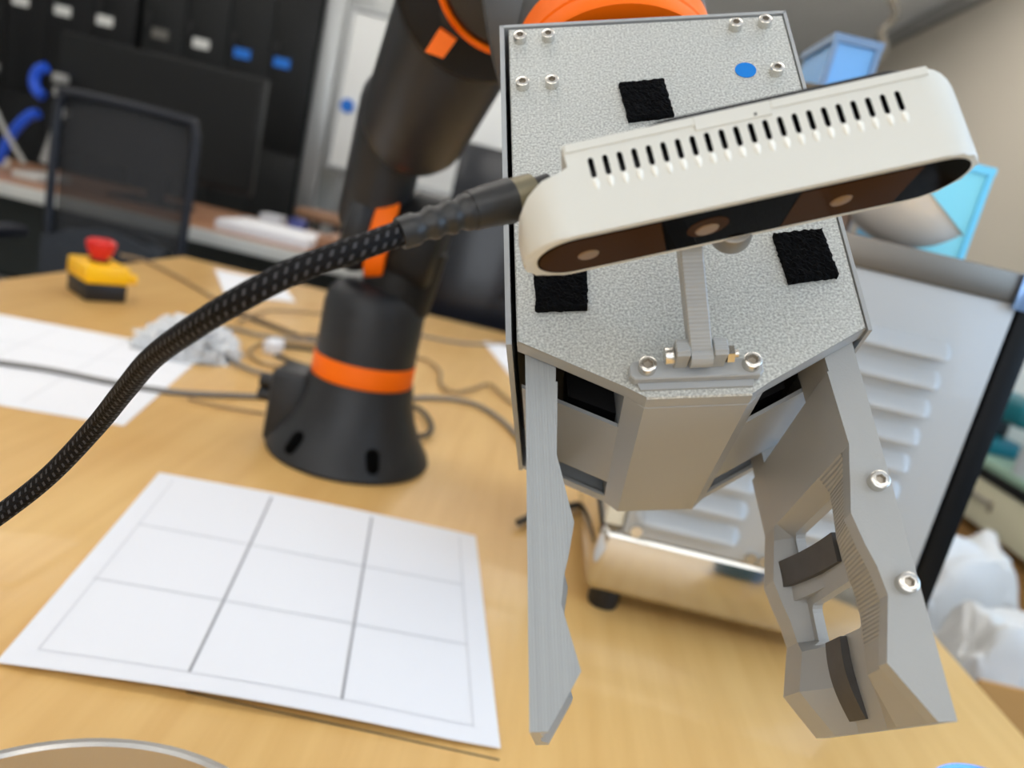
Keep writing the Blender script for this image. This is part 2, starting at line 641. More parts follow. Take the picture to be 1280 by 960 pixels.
# ceiling light panels, hung low to lighten the ceiling; the far ones are added
PANEL = emit_mat('light_panel', (1.0, 0.955, 0.885), PANEL_STRENGTH)
panel_me = None
for i, (px, py, lab) in enumerate(((-2.6, -1.2, 'rear left'), (-.9, -1.2, 'rear middle'), (.8, -1.2, 'rear right'),
                                   (-2.6, 1.0, 'middle left'), (-.9, 1.0, 'above the table'), (.8, 1.0, 'right above the coffee machine'),
                                   (-2.6, 3.2, 'above the lockers'), (-.6, 3.2, 'before the whiteboard'), (1.1, 3.4, 'above the side bench, added to brighten the far room'),
                                   (-.6, 5.9, 'at the far end, added to brighten the ceiling'), (.6, 4.15, 'in the far right corner, added to brighten the ceiling'), (-.7, 4.75, 'behind the whiteboard wall end, added to brighten the ceiling'))):
    t = thing('ceiling_light', 'long white light box hung under the ceiling, ' + lab, 'light', (px, py, H), group='ceiling light panels')
    if panel_me is None:
        panel_me = mesh_from(bxm((-.58, -.28, -.20), (.58, .28, -.13), .012), 'diffuser', PANEL)
        fb = B()
        for a, b in (((-.6, -.3, -.19), (.6, -.2805, -.14)), ((-.6, .2805, -.19), (.6, .3, -.14)), ((-.6, -.28, -.19), (-.5805, .28, -.14)), ((.5805, -.28, -.19), (.6, .28, -.14)),
                     ((-.5, -.006, -.13), (-.488, .006, 0)), ((.488, -.006, -.13), (.5, .006, 0))):
            box(fb, a, b)
        frame_me = mesh_from(fb, 'frame', WALL_W)
    obj('diffuser', panel_me, None, t)
    obj('frame', frame_me, None, t)

# ================================================================== TABLE
tbl = thing('work_table', 'large maple plywood work table under the robot arm', 'table', (0, 0, 0))
TX0, TX1, TY0, TY1 = -0.87, 0.472, -0.75, 1.885
obj('tabletop', bxm((TX0, TY0, TT - .028), (TX1, TY1, TT), 0.002), WOOD, tbl)
bm = B()
for a, b in (((TX0 + .06, TY0 + .06, TT - .09), (TX1 - .06, TY0 + .085, TT - .0285)), ((TX0 + .06, TY1 - .085, TT - .09), (TX1 - .06, TY1 - .06, TT - .0285)),
             ((TX0 + .06, TY0 + .085, TT - .09), (TX0 + .085, TY1 - .085, TT - .0285)), ((TX1 - .085, TY0 + .085, TT - .09), (TX1 - .06, TY1 - .085, TT - .0285))):
    box(bm, a, b)
obj('apron', bm, WOOD_EDGE, tbl)
leg_me = mesh_from(bxm((-.03, -.03, 0), (.03, .03, TT - .0285), 0.003), 'leg', ALU)
for x in (TX0 + .05, TX1 - .05):
    for y in (TY0 + .05, TY1 - .05):
        l = obj('leg', leg_me, None, tbl)
        l.location = (x, y, 0)
# pencil mark ruled on the table just in front of the paper, and a scrap of black tape
a, b = at_z(232, 866, TT), at_z(624, 951, TT)
dv = (b - a).normalized()
nv = Vector((-dv.y, dv.x, 0))
bm = B()
vs = [bm.verts.new(p) for p in (a, b, b + nv * .0011, a + nv * .0011)]
vs2 = [bm.verts.new(v.co + Vector((0, 0, .0004))) for v in vs]
bm.faces.new(vs)
bm.faces.new(vs2[::-1])
for i in range(4):
    bm.faces.new((vs[i], vs[(i + 1) % 4], vs2[(i + 1) % 4], vs2[i]))
obj('pencil_mark', bm, mat('pencil_on_wood', (92, 78, 60), 0.8), tbl)


# ------------------------------------------------------------------ papers
def paper(name, label, corners, lift, lines, group=None):
    """corners far-left, far-right, near-right, near-left; lift(u,v) height; lines: (u0,v0,u1,v1,w0,w1,mat)"""
    fl, fr, nr, nl = [Vector((p[0], p[1], 0)) for p in corners]
    def P(u, v, dz=0.0):
        q = (fl * (1 - u) + fr * u) * (1 - v) + (nl * (1 - u) + nr * u) * v
        return Vector((q.x, q.y, TT + 0.0006 + lift(u, v) + dz))
    root = thing(name, label, 'paper', (0, 0, 0), group=group)
    n = 18
    bm = B()
    top = [[bm.verts.new(P(i / n, j / n, .0003)) for i in range(n + 1)] for j in range(n + 1)]
    bot = [[bm.verts.new(P(i / n, j / n)) for i in range(n + 1)] for j in range(n + 1)]
    for j in range(n):
        for i in range(n):
            bm.faces.new((top[j][i], top[j][i + 1], top[j + 1][i + 1], top[j + 1][i]))
            bm.faces.new((bot[j][i], bot[j + 1][i], bot[j + 1][i + 1], bot[j][i + 1]))
    for i in range(n):
        for r, rb in ((0, False), (n, True)):
            bm.faces.new((top[r][i], bot[r][i], bot[r][i + 1], top[r][i + 1]))
            bm.faces.new((top[i][r], bot[i][r], bot[i + 1][r], top[i + 1][r]))
    obj('sheet', bm, PAPER, root)
    for (u0, v0, u1, v1, w, m) in lines:
        bm = B()
        k = 24
        L, R_, = [], []
        for s in range(k + 1):
            t = s / k
            u, v = u0 + (u1 - u0) * t, v0 + (v1 - v0) * t
            if abs(u1 - u0) > abs(v1 - v0):
                a_, b_ = P(u, v - w, .0006), P(u, v + w, .0006)
            else:
                a_, b_ = P(u - w, v, .0006), P(u + w, v, .0006)
            L.append(bm.verts.new(a_))
            R_.append(bm.verts.new(b_))
        for s in range(k):
            bm.faces.new((L[s], R_[s], R_[s + 1], L[s + 1]))
        obj('pencil_line', bm, m, root)
    return root


G1 = [(0.055, .355, .945, .345, .0022, PENCIL), (0.05, .655, .945, .645, .0020, PENCIL),
      (.352, .03, .352, .945, .0030, PENCIL_DK), (.665, .03, .665, .945, .0030, PENCIL_DK),
      (.055, .04, .055, .945, .0014, PENCIL_FAINT), (.945, .04, .945, .95, .0016, PENCIL_FAINT), (.055, .945, .945, .945, .0016, PENCIL_FAINT)]
paper('gridded_paper', 'square white paper with a ruled pencil grid in front of the robot base', [(-.304, .668), (.0, .694), (.0445, .404), (-.250, .376)],
      lambda u, v: .004 * (v ** 4) * sin(pi * min(1, u * 1.1)) + .0025 * (1 - v) ** 6 * sin(pi * u) + .002 * v ** 2, G1)
G2 = [(.055, .35, .945, .35, .002, PENCIL_FAINT), (.055, .65, .945, .65, .002, PENCIL_FAINT),
      (.35, .05, .35, .95, .002, PENCIL_FAINT), (.65, .05, .65, .95, .002, PENCIL_FAINT)]
paper('gridded_paper', 'white paper sheet at the left table edge, partly under the braided cable', [(-.75, 1.04), (-.452, 1.094), (-.388, .757), (-.69, .70)],
      lambda u, v: .0, G2)
# note papers at the far edge of the table
for nm, lab, cs in (('note_paper', 'small white paper lying near the far table edge, left of the robot', [(-.75, 1.80), (-.60, 1.83), (-.50, 1.64), (-.62, 1.55)]),
                    ('note_paper', 'white card lying on the table between the robot and the gripper', [(-.085, 1.70), (.03, 1.72), (.05, 1.43), (-.006, 1.42)])):
    bm = B()
    prism(bm, cs, TT + .0003, TT + .0022)
    tag(obj(nm, bm, PAPER), lab, 'paper')

# ================================================================== ROBOT ARM
RBX, RBY = -0.166, 0.835
rob = thing('jointed_robot', 'charcoal jointed robot arm with orange rings standing on the table', 'robot', (RBX, RBY, TT))


def rloc(p):
    return Vector(p) - Vector((RBX, RBY, TT))


foot = obj('base_foot', lathe(B(), [(0, 0), (.091, 0), (.093, .004), (.090, .012), (.083, .022), (.075, .036), (.068, .052), (.0625, .07), (.0585, .092), (.0, .092)], 64), CHAR, rob)
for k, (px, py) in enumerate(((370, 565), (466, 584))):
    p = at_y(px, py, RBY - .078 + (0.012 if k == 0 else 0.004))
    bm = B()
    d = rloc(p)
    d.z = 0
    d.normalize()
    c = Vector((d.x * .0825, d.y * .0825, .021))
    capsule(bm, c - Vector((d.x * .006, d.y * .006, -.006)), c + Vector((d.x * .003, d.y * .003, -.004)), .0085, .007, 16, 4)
    obj('recess_shade', bm, mat('deep_black', (2, 2, 2), 0.8, spec=0.05), foot)  # black plug stands in for the shade inside a bolt hole
obj('base_ring', lathe(B(), [(.0, .0921), (.0562, .0921), (.0568, .094), (.0568, .114), (.0562, .116), (0, .116)], 64), ORANGE, rob, label='flat orange ring round the base')
obj('base_housing', lathe(B(), [(0, .1162), (.0555, .1162), (.0555, .172), (.0525, .185), (.046, .194), (.036, .199), (0, .2)], 64), CHAR, rob)
# cable connector block on the left flank of the base
bm = bxm((-.094, -.03, .0), (-.05, .025, .086), .008, 3)
blk = obj('connector_block', bm, CHAR, rob)
bm = B()
for dz in (.066, .05):
    cyl(bm, (-.108, -.012, dz), (-.093, -.012, dz), .008, n=16)
obj('plug', bm, BLACK, blk)
# shoulder: housing on the right, orange ring, link shell on the left
bm = B()
cyl(bm, rloc((-.156, .835, 1.005)), rloc((-.106, .835, 1.0)), .052, n=48, round_=.012)
cyl(bm, rloc((-.148, .838, .93)), rloc((-.140, .837, 1.0)), .040, n=40)
obj('shoulder_housing', bm, CHAR_DK, rob)
obj('shoulder_ring', cyl(B(), rloc((-.178, .833, 1.0075)), rloc((-.157, .834, 1.006)), .055, n=48, round_=.002), ORANGE, rob, label='orange ring of the shoulder joint')
bm = B()
cyl(bm, rloc((-.209, .83, 1.012)), rloc((-.1785, .833, 1.008)), .054, n=48, round_=.012)
capsule(bm, rloc((-.186, .828, 1.02)), rloc((-.168, .77, 1.13)), .036, .036)
obj('upper_arm_link', bm, CHAR, rob)
bm = B()
capsule(bm, rloc((-.144, .755, 1.120)), rloc((-.102, .645, 1.20)), .0515, .054, 36)
obj('upper_arm', bm, CHAR, rob)
# elbow joint: big drum facing the camera with orange ring and cap
ec = at_d(612, -22, .575)
ax = (EYE - at_d(622, -26, .55)).normalized()
bm = B()
cyl(bm, rloc(ec - ax * .055), rloc(ec + ax * .035), .069, n=56, round_=.010)
obj('elbow_drum', bm, CHAR_DK, rob)
rc = at_d(640, -34, .53)
obj('elbow_ring', lathe(B(), [(.049, 0), (.0535, .0), (.0535, .006), (.0512, .008), (.049, .006), (.049, 0)], 56, axis_mw(rloc(rc), ax)), ORANGE, rob, label='thin orange ring round the elbow cap')
obj('elbow_cap', lathe(B(), [(.0, -.03), (.0488, -.03), (.0488, .004), (.046, .010), (.036, .013), (0, .014)], 56, axis_mw(rloc(rc), ax)), mat('elbow_cap_brown', (38, 33, 30), 0.4), rob)
# square orange marker on the drum
bm = B()
q = [at_d(x, y, .525) for x, y in ((531, 65), (549, 36), (570, 51), (554, 73))]
vs = [bm.verts.new(rloc(p)) for p in q]
vb = [bm.verts.new(rloc(p - ax * .02)) for p in q]
bm.faces.new(vs)
bm.faces.new(vb[::-1])
for i in range(4):
    bm.faces.new((vs[i], vs[(i + 1) % 4], vb[(i + 1) % 4], vb[i]))
obj('marker_tab', bm, ORANGE, rob, label='square orange tab on the elbow drum')

# ================================================================== GRIPPER
GM = pose(((0.9988, 0.0208, 0.0439), (-0.0384, 0.8911, 0.4522), (-0.0298, -0.4533, 0.8908)), (0.0559, -0.1523, 0.3232))


def gw(p):
    return GM @ Vector(p)


# forearm and wrist of the robot, ending in the flange above the gripper
wr = gw((-.008, -.115, .047))
bm = B()
capsule(bm, rloc(ec + ax * -.01 + Vector((0.02, 0, .05))), rloc(gw((-.035, -.15, .075))), .046, .042, 32)
obj('forearm', bm, CHAR, rob)
bm = B()
cyl(bm, rloc(gw((-.008, -.140, .045))), rloc(gw((-.008, -.0345, .045))), .0475, n=48, round_=.006)
cyl(bm, rloc(gw((-.066, -.075, .06))), rloc(gw((-.008, -.075, .05))), .041, n=40, round_=.008)
obj('wrist', bm, mat('wrist_grey', (78, 80, 82), 0.4), rob)
bm = B()
WM = axis_mw(rloc(gw((-.008, -.009, .045))), gw((0, -1, 0)) - gw((0, 0, 0)))
lathe(bm, [(.040, 0), (.0475, 0), (.0480, .001), (.0480, .0085), (.0472, .0092), (.0472, .0102), (.0480, .011), (.0480, .025), (.040, .025), (.040, 0)], 72, WM)
obj('wrist_ring', bm, ORANGE, rob, label='wide orange ring at the wrist flange')
obj('tool_flange', lathe(B(), [(0, -.0065), (.0395, -.0065), (.0395, .026), (0, .026)], 56, WM), CHAR_DK, rob)

grip = thing('robot_gripper', 'grey printed two-finger gripper hanging from the robot wrist', 'gripper', mw=GM)
PW, HC, YB, YC, XB, XC = .0575, .1528, .1705, .1755, .0228, .0168
plate_poly = [(-PW, 0), (PW, 0), (PW, HC), (XB, YB), (XC, YC), (-XC, YC), (-XB, YB), (-PW, HC)]
fp = obj('front_plate', prism(B(), plate_poly, 0, .0068, bev=.0005), [PLATE, PRINT], grip, angle=20)
for p in fp.data.polygons:
    p.material_index = 0 if p.normal.z < -.5 else 1
# housing: side walls, top, back, sloping bottom with two slots each side
bm = B()
for s in (-1, 1):
    # side walls
    xo, xi = (-.0612, -.0593) if s < 0 else (.0590, .0577)
    box(bm, (min(xo, xi), -.0022, -.0004), (max(xo, xi), HC + .001, .118))
    # sloping bottom strips between the slots
    def yb(x):
        return HC + (YB - HC) * (PW - abs(x)) / (PW - XB)
    for z0, z1, xe in ((.0335, .0915, .0570), (.1105, .118, .0575)):
        prism(bm, [(s * XB, yb(XB) - .0016), (s * XB, yb(XB)), (s * xe, yb(xe)), (s * xe, yb(xe) - .0016)], z0, z1)
box(bm, (-.0612, -.0022, -.0004), (.0590, -.0006, .118))
prism(bm, [(-.0593, 0), (.0577, 0), (.0577, HC), (XB, YB - .001), (-XB, YB - .001), (-.0593, HC)], .1145, .1185)
obj('housing', bm, PRINT, grip, smooth=False)
bm = B()
box(bm, (-.0585, .001, .034), (.0585, .135, .113))
for s in (-1, 1):
    prism(bm, [(s * .0225, .135), (s * .0225, .164), (s * .04, .156), (s * .04, .135)], .036, .0905)
obj('dark_core', bm, BLACK, grip, smooth=False)  # added black filler that darkens the housing behind the slots
bm = prism(B(), [(-XB, .13), (XB, .13), (XB, YB), (XC, YC), (-XC, YC), (-XB, YB)], .0069, .118, bev=.0004)
obj('centre_block', bm, PRINT, grip, angle=20)
# small bosses inside the front slot
bm = B()
for x in (-.047, -.0375, -.028):
    cyl(bm, (x, .140, .012), (x, HC - .0005 + (PW - abs(x)) * .32 - .006, .012), .0013, n=10)
obj('slot_boss', bm, PRINT, grip)


# fingers ---------------------------------------------------------------
def finger_mesh(s):
    # y, rim x, floor x, outer x, floor end z, slope mid z, back rim z
    ys = [(.1645, .0445, .0445, .0552, .094, .096, .098), (.172, .0449, .0449, .0553, .094, .096, .098), (.1905, .0460, .0460, .0557, .094, .096, .098),
          (.1965, .0448, .0520, .0558, .094, .096, .098), (.2055, .0432, .0522, .0560, .094, .096, .098), (.2128, .0417, .0524, .0562, .094, .096, .098),
          (.222, .0437, .0525, .0563, .094, .096, .098), (.2290, .0457, .0526, .0564, .094, .096, .098), (.2372, .0469, .0527, .0566, .094, .096, .098),
          (.2415, .0458, .0528, .0567, .074, .083, .091), (.247, .0444, .0528, .0568, .073, .083, .091), (.2557, .0422, .0530, .0569, .073, .083, .091),
          (.262, .0463, .0537, .0570, .073, .083, .091), (.2709, .0522, .0546, .0572, .073, .083, .091)]
    bm = B()
    rings = []
    for y, xi, xf, xo, z1, z2, z3 in ys:
        d = xf - xi
        pts = [(xo, .0071), (xi, .0071), (xi + .0002, .0140), (xi + min(d, .0022), .0150), (xi + d * .55, .038), (xf, .048), (xf, z1), (xi + d * .5, z2), (xi + .0001, z3), (xi, .113), (xo, .113)]
        rings.append([bm.verts.new((s * x, y, z)) for x, z in pts])
    n = len(rings[0])
    for k, (a, b) in enumerate(zip(rings, rings[1:])):
        for i in range(n):
            j = (i + 1) % n
            f = bm.faces.new((a[i], a[j], b[j], b[i]))
            if i == 0:
                f.material_index = 1
            elif i == 3 and 2 <= k <= 9:
                f.material_index = 2
    bm.faces.new(rings[0])
    bm.faces.new(rings[-1])
    return bm


def screw_mesh():
    bm = B()
    n = 24
    def ring(r, z, hexa=False):
        out = []
        for i in range(n):
            a = 2 * pi * i / n
            rr = r
            if hexa:
                q = (a + pi / 6) % (pi / 3) - pi / 6
                rr = r * cos(pi / 6) / cos(q)
            out.append(bm.verts.new((rr * cos(a), rr * sin(a), z)))
        return out
    R = [ring(.00275, 0), ring(.00275, -.0028), ring(.00268, -.0031), ring(.0024, -.0033), ring(.00150, -.0033, True), ring(.00135, -.0020, True)]
    for k, (a, b) in enumerate(zip(R, R[1:])):
        for i in range(n):
            j = (i + 1) % n
            f = bm.faces.new((a[i], a[j], b[j], b[i]))
            f.material_index = 1 if k >= 4 else 0
    bm.faces.new(R[0])
    f = bm.faces.new(R[-1][::-1])
    f.material_index = 1
    return bm


screw_me = mesh_from(screw_mesh(), 'cap_screw', [STEEL, STEEL_DK], angle=40)


def screw(parent, x, y, z, s=1.0, rot=0.0):
    o = obj('cap_screw', screw_me, None, parent)
    o.location = (x, y, z)
    o.scale = (s, s, s)
    o.rotation_euler = (0, 0, rot)
    return o


for s in (-1, 1):
    fo = obj('finger', finger_mesh(s), [PRINT, GRAIN if s > 0 else PRINT_X, STEPS], grip, smooth=False)
    cut = []
    for (y0, y1, z0, z1) in ((.1960, .2090, .044, .092), (.2245, .2400, .040, .090)):
        c = obj('cut', bxm((min(s * .03, s * .08), y0, z0), (max(s * .03, s * .08), y1, z1), .003, 3), PRINT)
        c.parent = grip
        cut.append(c)
    bpy.context.view_layer.update()
    boolean(fo, cut)
    resmooth(fo, 14)
    bm = B()
    for z0, z1 in ((.0073, .0325), (.0925, .110)):
        prism(bm, [(s * .0430, .128), (s * .0452, .166), (s * .0552, .166), (s * .0548, .128)], z0, z1)
    ft = obj('finger_tab', bm, GRAIN if s > 0 else PRINT_X, fo, smooth=False)
    # grip pads: one saddle across the bar, one strip down the groove
    bm = B()
    k = 12
    def strip(P0, thick):
        """P0(t)->(centre, half width vec); thick vec"""
        rows = []
        for i in range(k + 1):
            c, hw = P0(i / k)
            rows.append([bm.verts.new(c - hw), bm.verts.new(c + hw), bm.verts.new(c + hw + thick), bm.verts.new(c - hw + thick)])
        for a, b in zip(rows, rows[1:]):
            for i in range(4):
                j = (i + 1) % 4
                bm.faces.new((a[i], a[j], b[j], b[i]))
        bm.faces.new(rows[0])
        bm.faces.new(rows[-1])
    strip(lambda t: (Vector((s * (.0508 - .0066 * t ** 2.2), .2120 - .0015 * t, .050 + .050 * t)), Vector((0, .0052, 0))), Vector((s * .0026, 0, 0)))
    obj('grip_pad', bm, RUBBER, fo)
    bm = B()
    pr = [(s * (.0535 - .0066 * (q / 10) ** 2.2), .050 + .050 * q / 10) for q in range(11)] + [(s * .0555, .100), (s * .0555, .050)]
    prism(bm, pr, .2070, .2215, 'xz')
    obj('pad_seat', bm, PRINT, fo, angle=20)
    bm = B()
    strip(lambda t: (Vector((s * (.0505 + .0030 * t ** 2 - .0012 * sin(pi * t)), .2405 + .0265 * t, .0690)), Vector((0, 0, .0080))), Vector((s * .0028, 0, 0)))
    obj('grip_pad', bm, RUBBER, fo)
    for (x, y) in ((.0515, .2035), (.0523, .2345)) if s > 0 else ():
        screw(fo, s * x, y, .0071, 1.08, .3)

# fastening screws of the front plate
for x, y in ((-.0527, .0075), (-.041, .0074), (-.0524, .0345), (-.0406, .0344), (.0365, .0066), (.0487, .0056), (.0487, .0337)):
    screw(grip, x, y, 0, 1.0, random.uniform(0, 1))
obj('round_sticker', lathe(B(), [(0, 0), (.0042, 0), (.0042, -.0002), (0, -.0002)], 32, Matrix.Translation((.0371, .0314, -.00005))), BLUE_STICKER, grip, label='round bright blue sticker')


def fuzzy_patch(quad, seed):
    rnd = random.Random(seed)
    bm = B()
    n = 22
    a, b, c, d = [Vector((*p, 0)) for p in quad]
    top, bot = [], []
    for j in range(n + 1):
        rt, rb = [], []
        for i in range(n + 1):
            u, v = i / n, j / n
            p = (a * (1 - u) + b * u) * (1 - v) + (d * (1 - u) + c * u) * v
            edge = i in (0, n) or j in (0, n)
            jit = Vector((rnd.uniform(-1, 1), rnd.uniform(-1, 1), 0)) * (.00035 if edge else .0002)
            h = -.0016 - (0 if edge else rnd.uniform(0, .0009))
            rt.append(bm.verts.new(p + jit + Vector((0, 0, h))))
            rb.append(bm.verts.new(p + jit))
        top.append(rt)
        bot.append(rb)
    for j in range(n):
        for i in range(n):
            bm.faces.new((top[j][i], top[j][i + 1], top[j + 1][i + 1], top[j + 1][i]))
    for i in range(n):
        for r in (0, n):
            bm.faces.new((top[r][i], bot[r][i], bot[r][i + 1], top[r][i + 1]))
            bm.faces.new((top[i][r], bot[i][r], bot[i + 1][r], top[i + 1][r]))
    bm.faces.new([bot[0][0], bot[0][n], bot[n][n], bot[n][0]])
    return bm


for k, q in enumerate((((-.0141, .0364), (.0039, .0352), (.0055, .0553), (-.0121, .0567)),
                       ((-.0510, .1230), (-.0325, .1245), (-.0334, .1416), (-.0508, .1416)),
                       ((.0331, .1140), (.0506, .1125), (.0524, .1328), (.0353, .1344)))):
    obj('fabric_fastener', fuzzy_patch(q, k), FUZZ, grip, smooth=False, label='black fuzzy hook-and-loop square')

# hinge bracket carrying the camera arm
bm = B()
bar = [(-.0205, .1640), (.0190, .1640), (.0203, .1655), (.0203, .1690), (.0190, .1705), (-.0205, .1705), (-.0218, .1690), (-.0218, .1655)]
prism(bm, bar, -.0042, -.00002, bev=.0004)
prism(bm, [(-.0195, .1700), (.0180, .1700), (.0170, .1728), (-.0185, .1728)], -.0012, -.00002)
br = obj('hinge_bracket', bm, PRINT, grip, angle=20)
bm = B()
for x0, x1 in ((-.0080, -.0036), (.0036, .0080)):
    prism(bm, [(.1610, -.0038), (.1672, -.0038), (.1672, -.0120), (.1660, -.0132), (.1622, -.0132), (.1610, -.0120)], x0, x1, 'yz', bev=.0003)
obj('hinge_lug', bm, PRINT_Y, br, angle=20)
for x in (-.0163, .0165):
    screw(br, x, .1668, -.0042, 1.05, .2)
bm = B()
cyl(bm, (-.0112, .1650, -.0085), (-.0081, .1650, -.0085), .0029, n=24, round_=.0004)
obj('bolt_head', bm, STEEL, br)
bm = B()
cyl(bm, (.0081, .1650, -.0085), (.0103, .1650, -.0085), .0030, n=6)
cyl(bm, (.0103, .1650, -.0085), (.0118, .1650, -.0085), .0014, n=12)
obj('hex_nut', bm, STEEL, br)

# ================================================================== DEPTH CAMERA
CM = pose(((0.9782, 0.1954, 0.0704), (-0.2061, 0.955, 0.2132), (-0.0256, -0.2231, 0.9745)), (0.0652, -0.046, 0.2091))
dcam = thing('depth_camera', 'white slotted stereo camera bar held in front of the grey gripper', 'camera', mw=CM)

# arm from hinge to the underside of the camera (part of the gripper)
tip = GM.inverted() @ (CM @ Vector((-.0125, -.0110, .0185)))
base = Vector((0, .1648, -.0085))
dv = (tip - base)
bm = B()
Lm = dv.length
am = axis_mw(base, dv)
# keep the arm's width along gripper x
zax = dv.normalized()
xax = (Vector((1, 0, 0)) - zax * zax.x).normalized()
yax = zax.cross(xax)
am = Matrix((( xax.x, yax.x, zax.x, base.x), (xax.y, yax.y, zax.y, base.y), (xax.z, yax.z, zax.z, base.z), (0, 0, 0, 1)))
tmp = B()
box(tmp, (-.0034, -.0035, 0), (.0034, .0035, Lm), .0004, 1)
tmp.transform(am)
cyl(tmp, (-.0034, .165, -.0085), (.0034, .165, -.0085), .0040, n=20)
obj('camera_arm', tmp, PRINT_Y, grip, angle=25)


def stadium(h, r, n=14):
    pts = []
    for i in range(n + 1):
        a = -pi / 2 + pi * i / n
        pts.append((h - r + r * cos(a), r * sin(a)))
    for i in range(n + 1):
        a = pi / 2 + pi * i / n
        pts.append((-h + r + r * cos(a), r * sin(a)))
    return pts


body = obj('body', prism(B(), [(u - .0016, w_) for u, w_ in stadium(.0620, .0135, 18)], -.0250, .0008, 'xz', bev=.0008, seg=2), WHITE_ABS, dcam)
# plan outline (u, v): rounded right corner, stepped port recess at the left
plan = [(-.070, .01), (.070, .01), (.070, -.008)]
for i in range(9):
    a = radians(10 * i)
    plan.append((.0604 - .013 + .013 * cos(a), -.0118 - .0128 * sin(a)))
plan += [(.0480, -.0247), (-.0475, -.0247), (-.0472, -.0185), (-.0500, -.0172), (-.0545, -.0165), (-.0590, -.0140), (-.0622, -.0105), (-.0635, -.006), (-.070, -.004)]
cutter = obj('cut', prism(B(), plan, -.03, .03, 'xy'), WHITE_ABS)
cutter.parent = dcam
bpy.context.view_layer.update()
boolean(body, [cutter], 'INTERSECT')
# vent slots with a sloping scoop toward the glass
N_SLOT = 22
bm = B()
for i in range(N_SLOT):
    u = -.0409 + i * (.0811 / (N_SLOT - 1))
    hw = .00075
    hl = [(u + hw * cos(radians(t_)), -.0190 - hw * sin(radians(t_))) for t_ in range(0, 181, 30)] + [(u + hw * cos(radians(t_)), -.0147 - hw * sin(radians(t_))) for t_ in range(180, 361, 30)]
    prism(bm, hl, -.0140, -.0100)
cutter = obj('cut', bm, WHITE_ABS)
cutter.parent = dcam
bpy.context.view_layer.update()
boolean(body, [cutter])
# black on the vent slots' inner faces stands in for their shade
body.data.materials.clear()
body.data.materials.append(WHITE_ABS)
body.data.materials.append(BLACK)
for p in body.data.polygons:
    c = p.center
    if abs(c.x) < .042 and -.0199 < c.y < -.01375 and -.0134 < c.z < -.0098 and c.z > -.01345:
        p.material_index = 1
md = body.modifiers.new('soft', 'BEVEL')
md.width = .0005
md.segments = 2
md.limit_method = 'ANGLE'
md.angle_limit = radians(50)
resmooth(body, 35)
# paler bump below each vent slot, standing in for the scoop's highlight
glint_bm = B()
r_ = bmesh.ops.create_icosphere(glint_bm, subdivisions=2, radius=1.0)
for v_ in r_['verts']:
    v_.co = Vector((v_.co.x * .00085 * (1 - .35 * v_.co.y), v_.co.y * .0017, v_.co.z * .00055))
glint_me = mesh_from(glint_bm, 'vent_glint', mat('glint_white', (240, 240, 232), 0.4))
for i in range(N_SLOT):
    l_ = obj('vent_glint', glint_me, None, dcam)
    l_.location = (-.0409 + i * (.0811 / (N_SLOT - 1)) + .0001, -.0121, -.01345)
# raised lip along the back edge
bm = B()
box(bm, (-.0470, -.0248, -.0140), (-.0125, -.0222, -.0134), .0002, 1)
box(bm, (.0080, -.0248, -.0140), (.0495, -.0222, -.0134), .0002, 1)
box(bm, (-.0125, -.0248, -.0140), (.0080, -.0206, -.0134), .0002, 1)
obj('back_lip', bm, WHITE_ABS, dcam)
obj('lip_pinhole', lathe(B(), [(0, 0), (.0004, 0), (.0004, -.0002), (0, -.0002)], 12, Matrix.Translation((.0035, -.0216, -.01402))), BLACK, dcam)
obj('back_cover', prism(B(), [(u + .010, w_) for u, w_ in stadium(.041, .0131, 14)], -.0262, -.0249, 'xz'), BLACK, dcam)
obj('front_glass', prism(B(), [(u - .0006, w_) for u, w_ in stadium(.0592, .0112, 16)], -.004, .0010, 'xz'), GLASSY, dcam, label='glossy black front glass')
for k, (ua, ub) in enumerate(((-.0585, -.0265), (.0105, .0425))):
    rr = .0106
    pl_ = [(-.0592 + .0106 + rr * cos(radians(a)), rr * sin(radians(a))) for a in range(90, 271, 12)] if k == 0 else [(ua, rr), (ua, -rr)]
    pl_ += [(ub, -rr), (ub + (.004 if k == 0 else 0), rr)] if k == 0 else [(ub, -rr), (ub, rr)]
    obj('filter_window', prism(B(), pl_, .0006, .00112, 'xz'), IRWIN, dcam, label='brown tinted filter window')
obj('center_window', lathe(B(), [(0, 0), (.0058, 0), (.0058, .0002), (0, .0002)], 32, axis_mw((-.0125, .0010, -.001), (0, 1, 0))), IRWIN, dcam)
for u, r in ((-.0455, .0030), (-.0125, .0034), (.0245, .0030)):
    obj('lens', lathe(B(), [(0, .0), (r, .0), (r * .9, .0003), (0, .0004)], 28, axis_mw((u, .00115, .0005), (0, 1, 0))), LENS, dcam)
obj('mount_boss', cyl(B(), (-.0012, -.0035, .0128), (-.0008, -.0030, .0210), .0062, n=32, round_=.001), mat('mount_grey', (140, 134, 124), 0.4, 0.6), dcam)

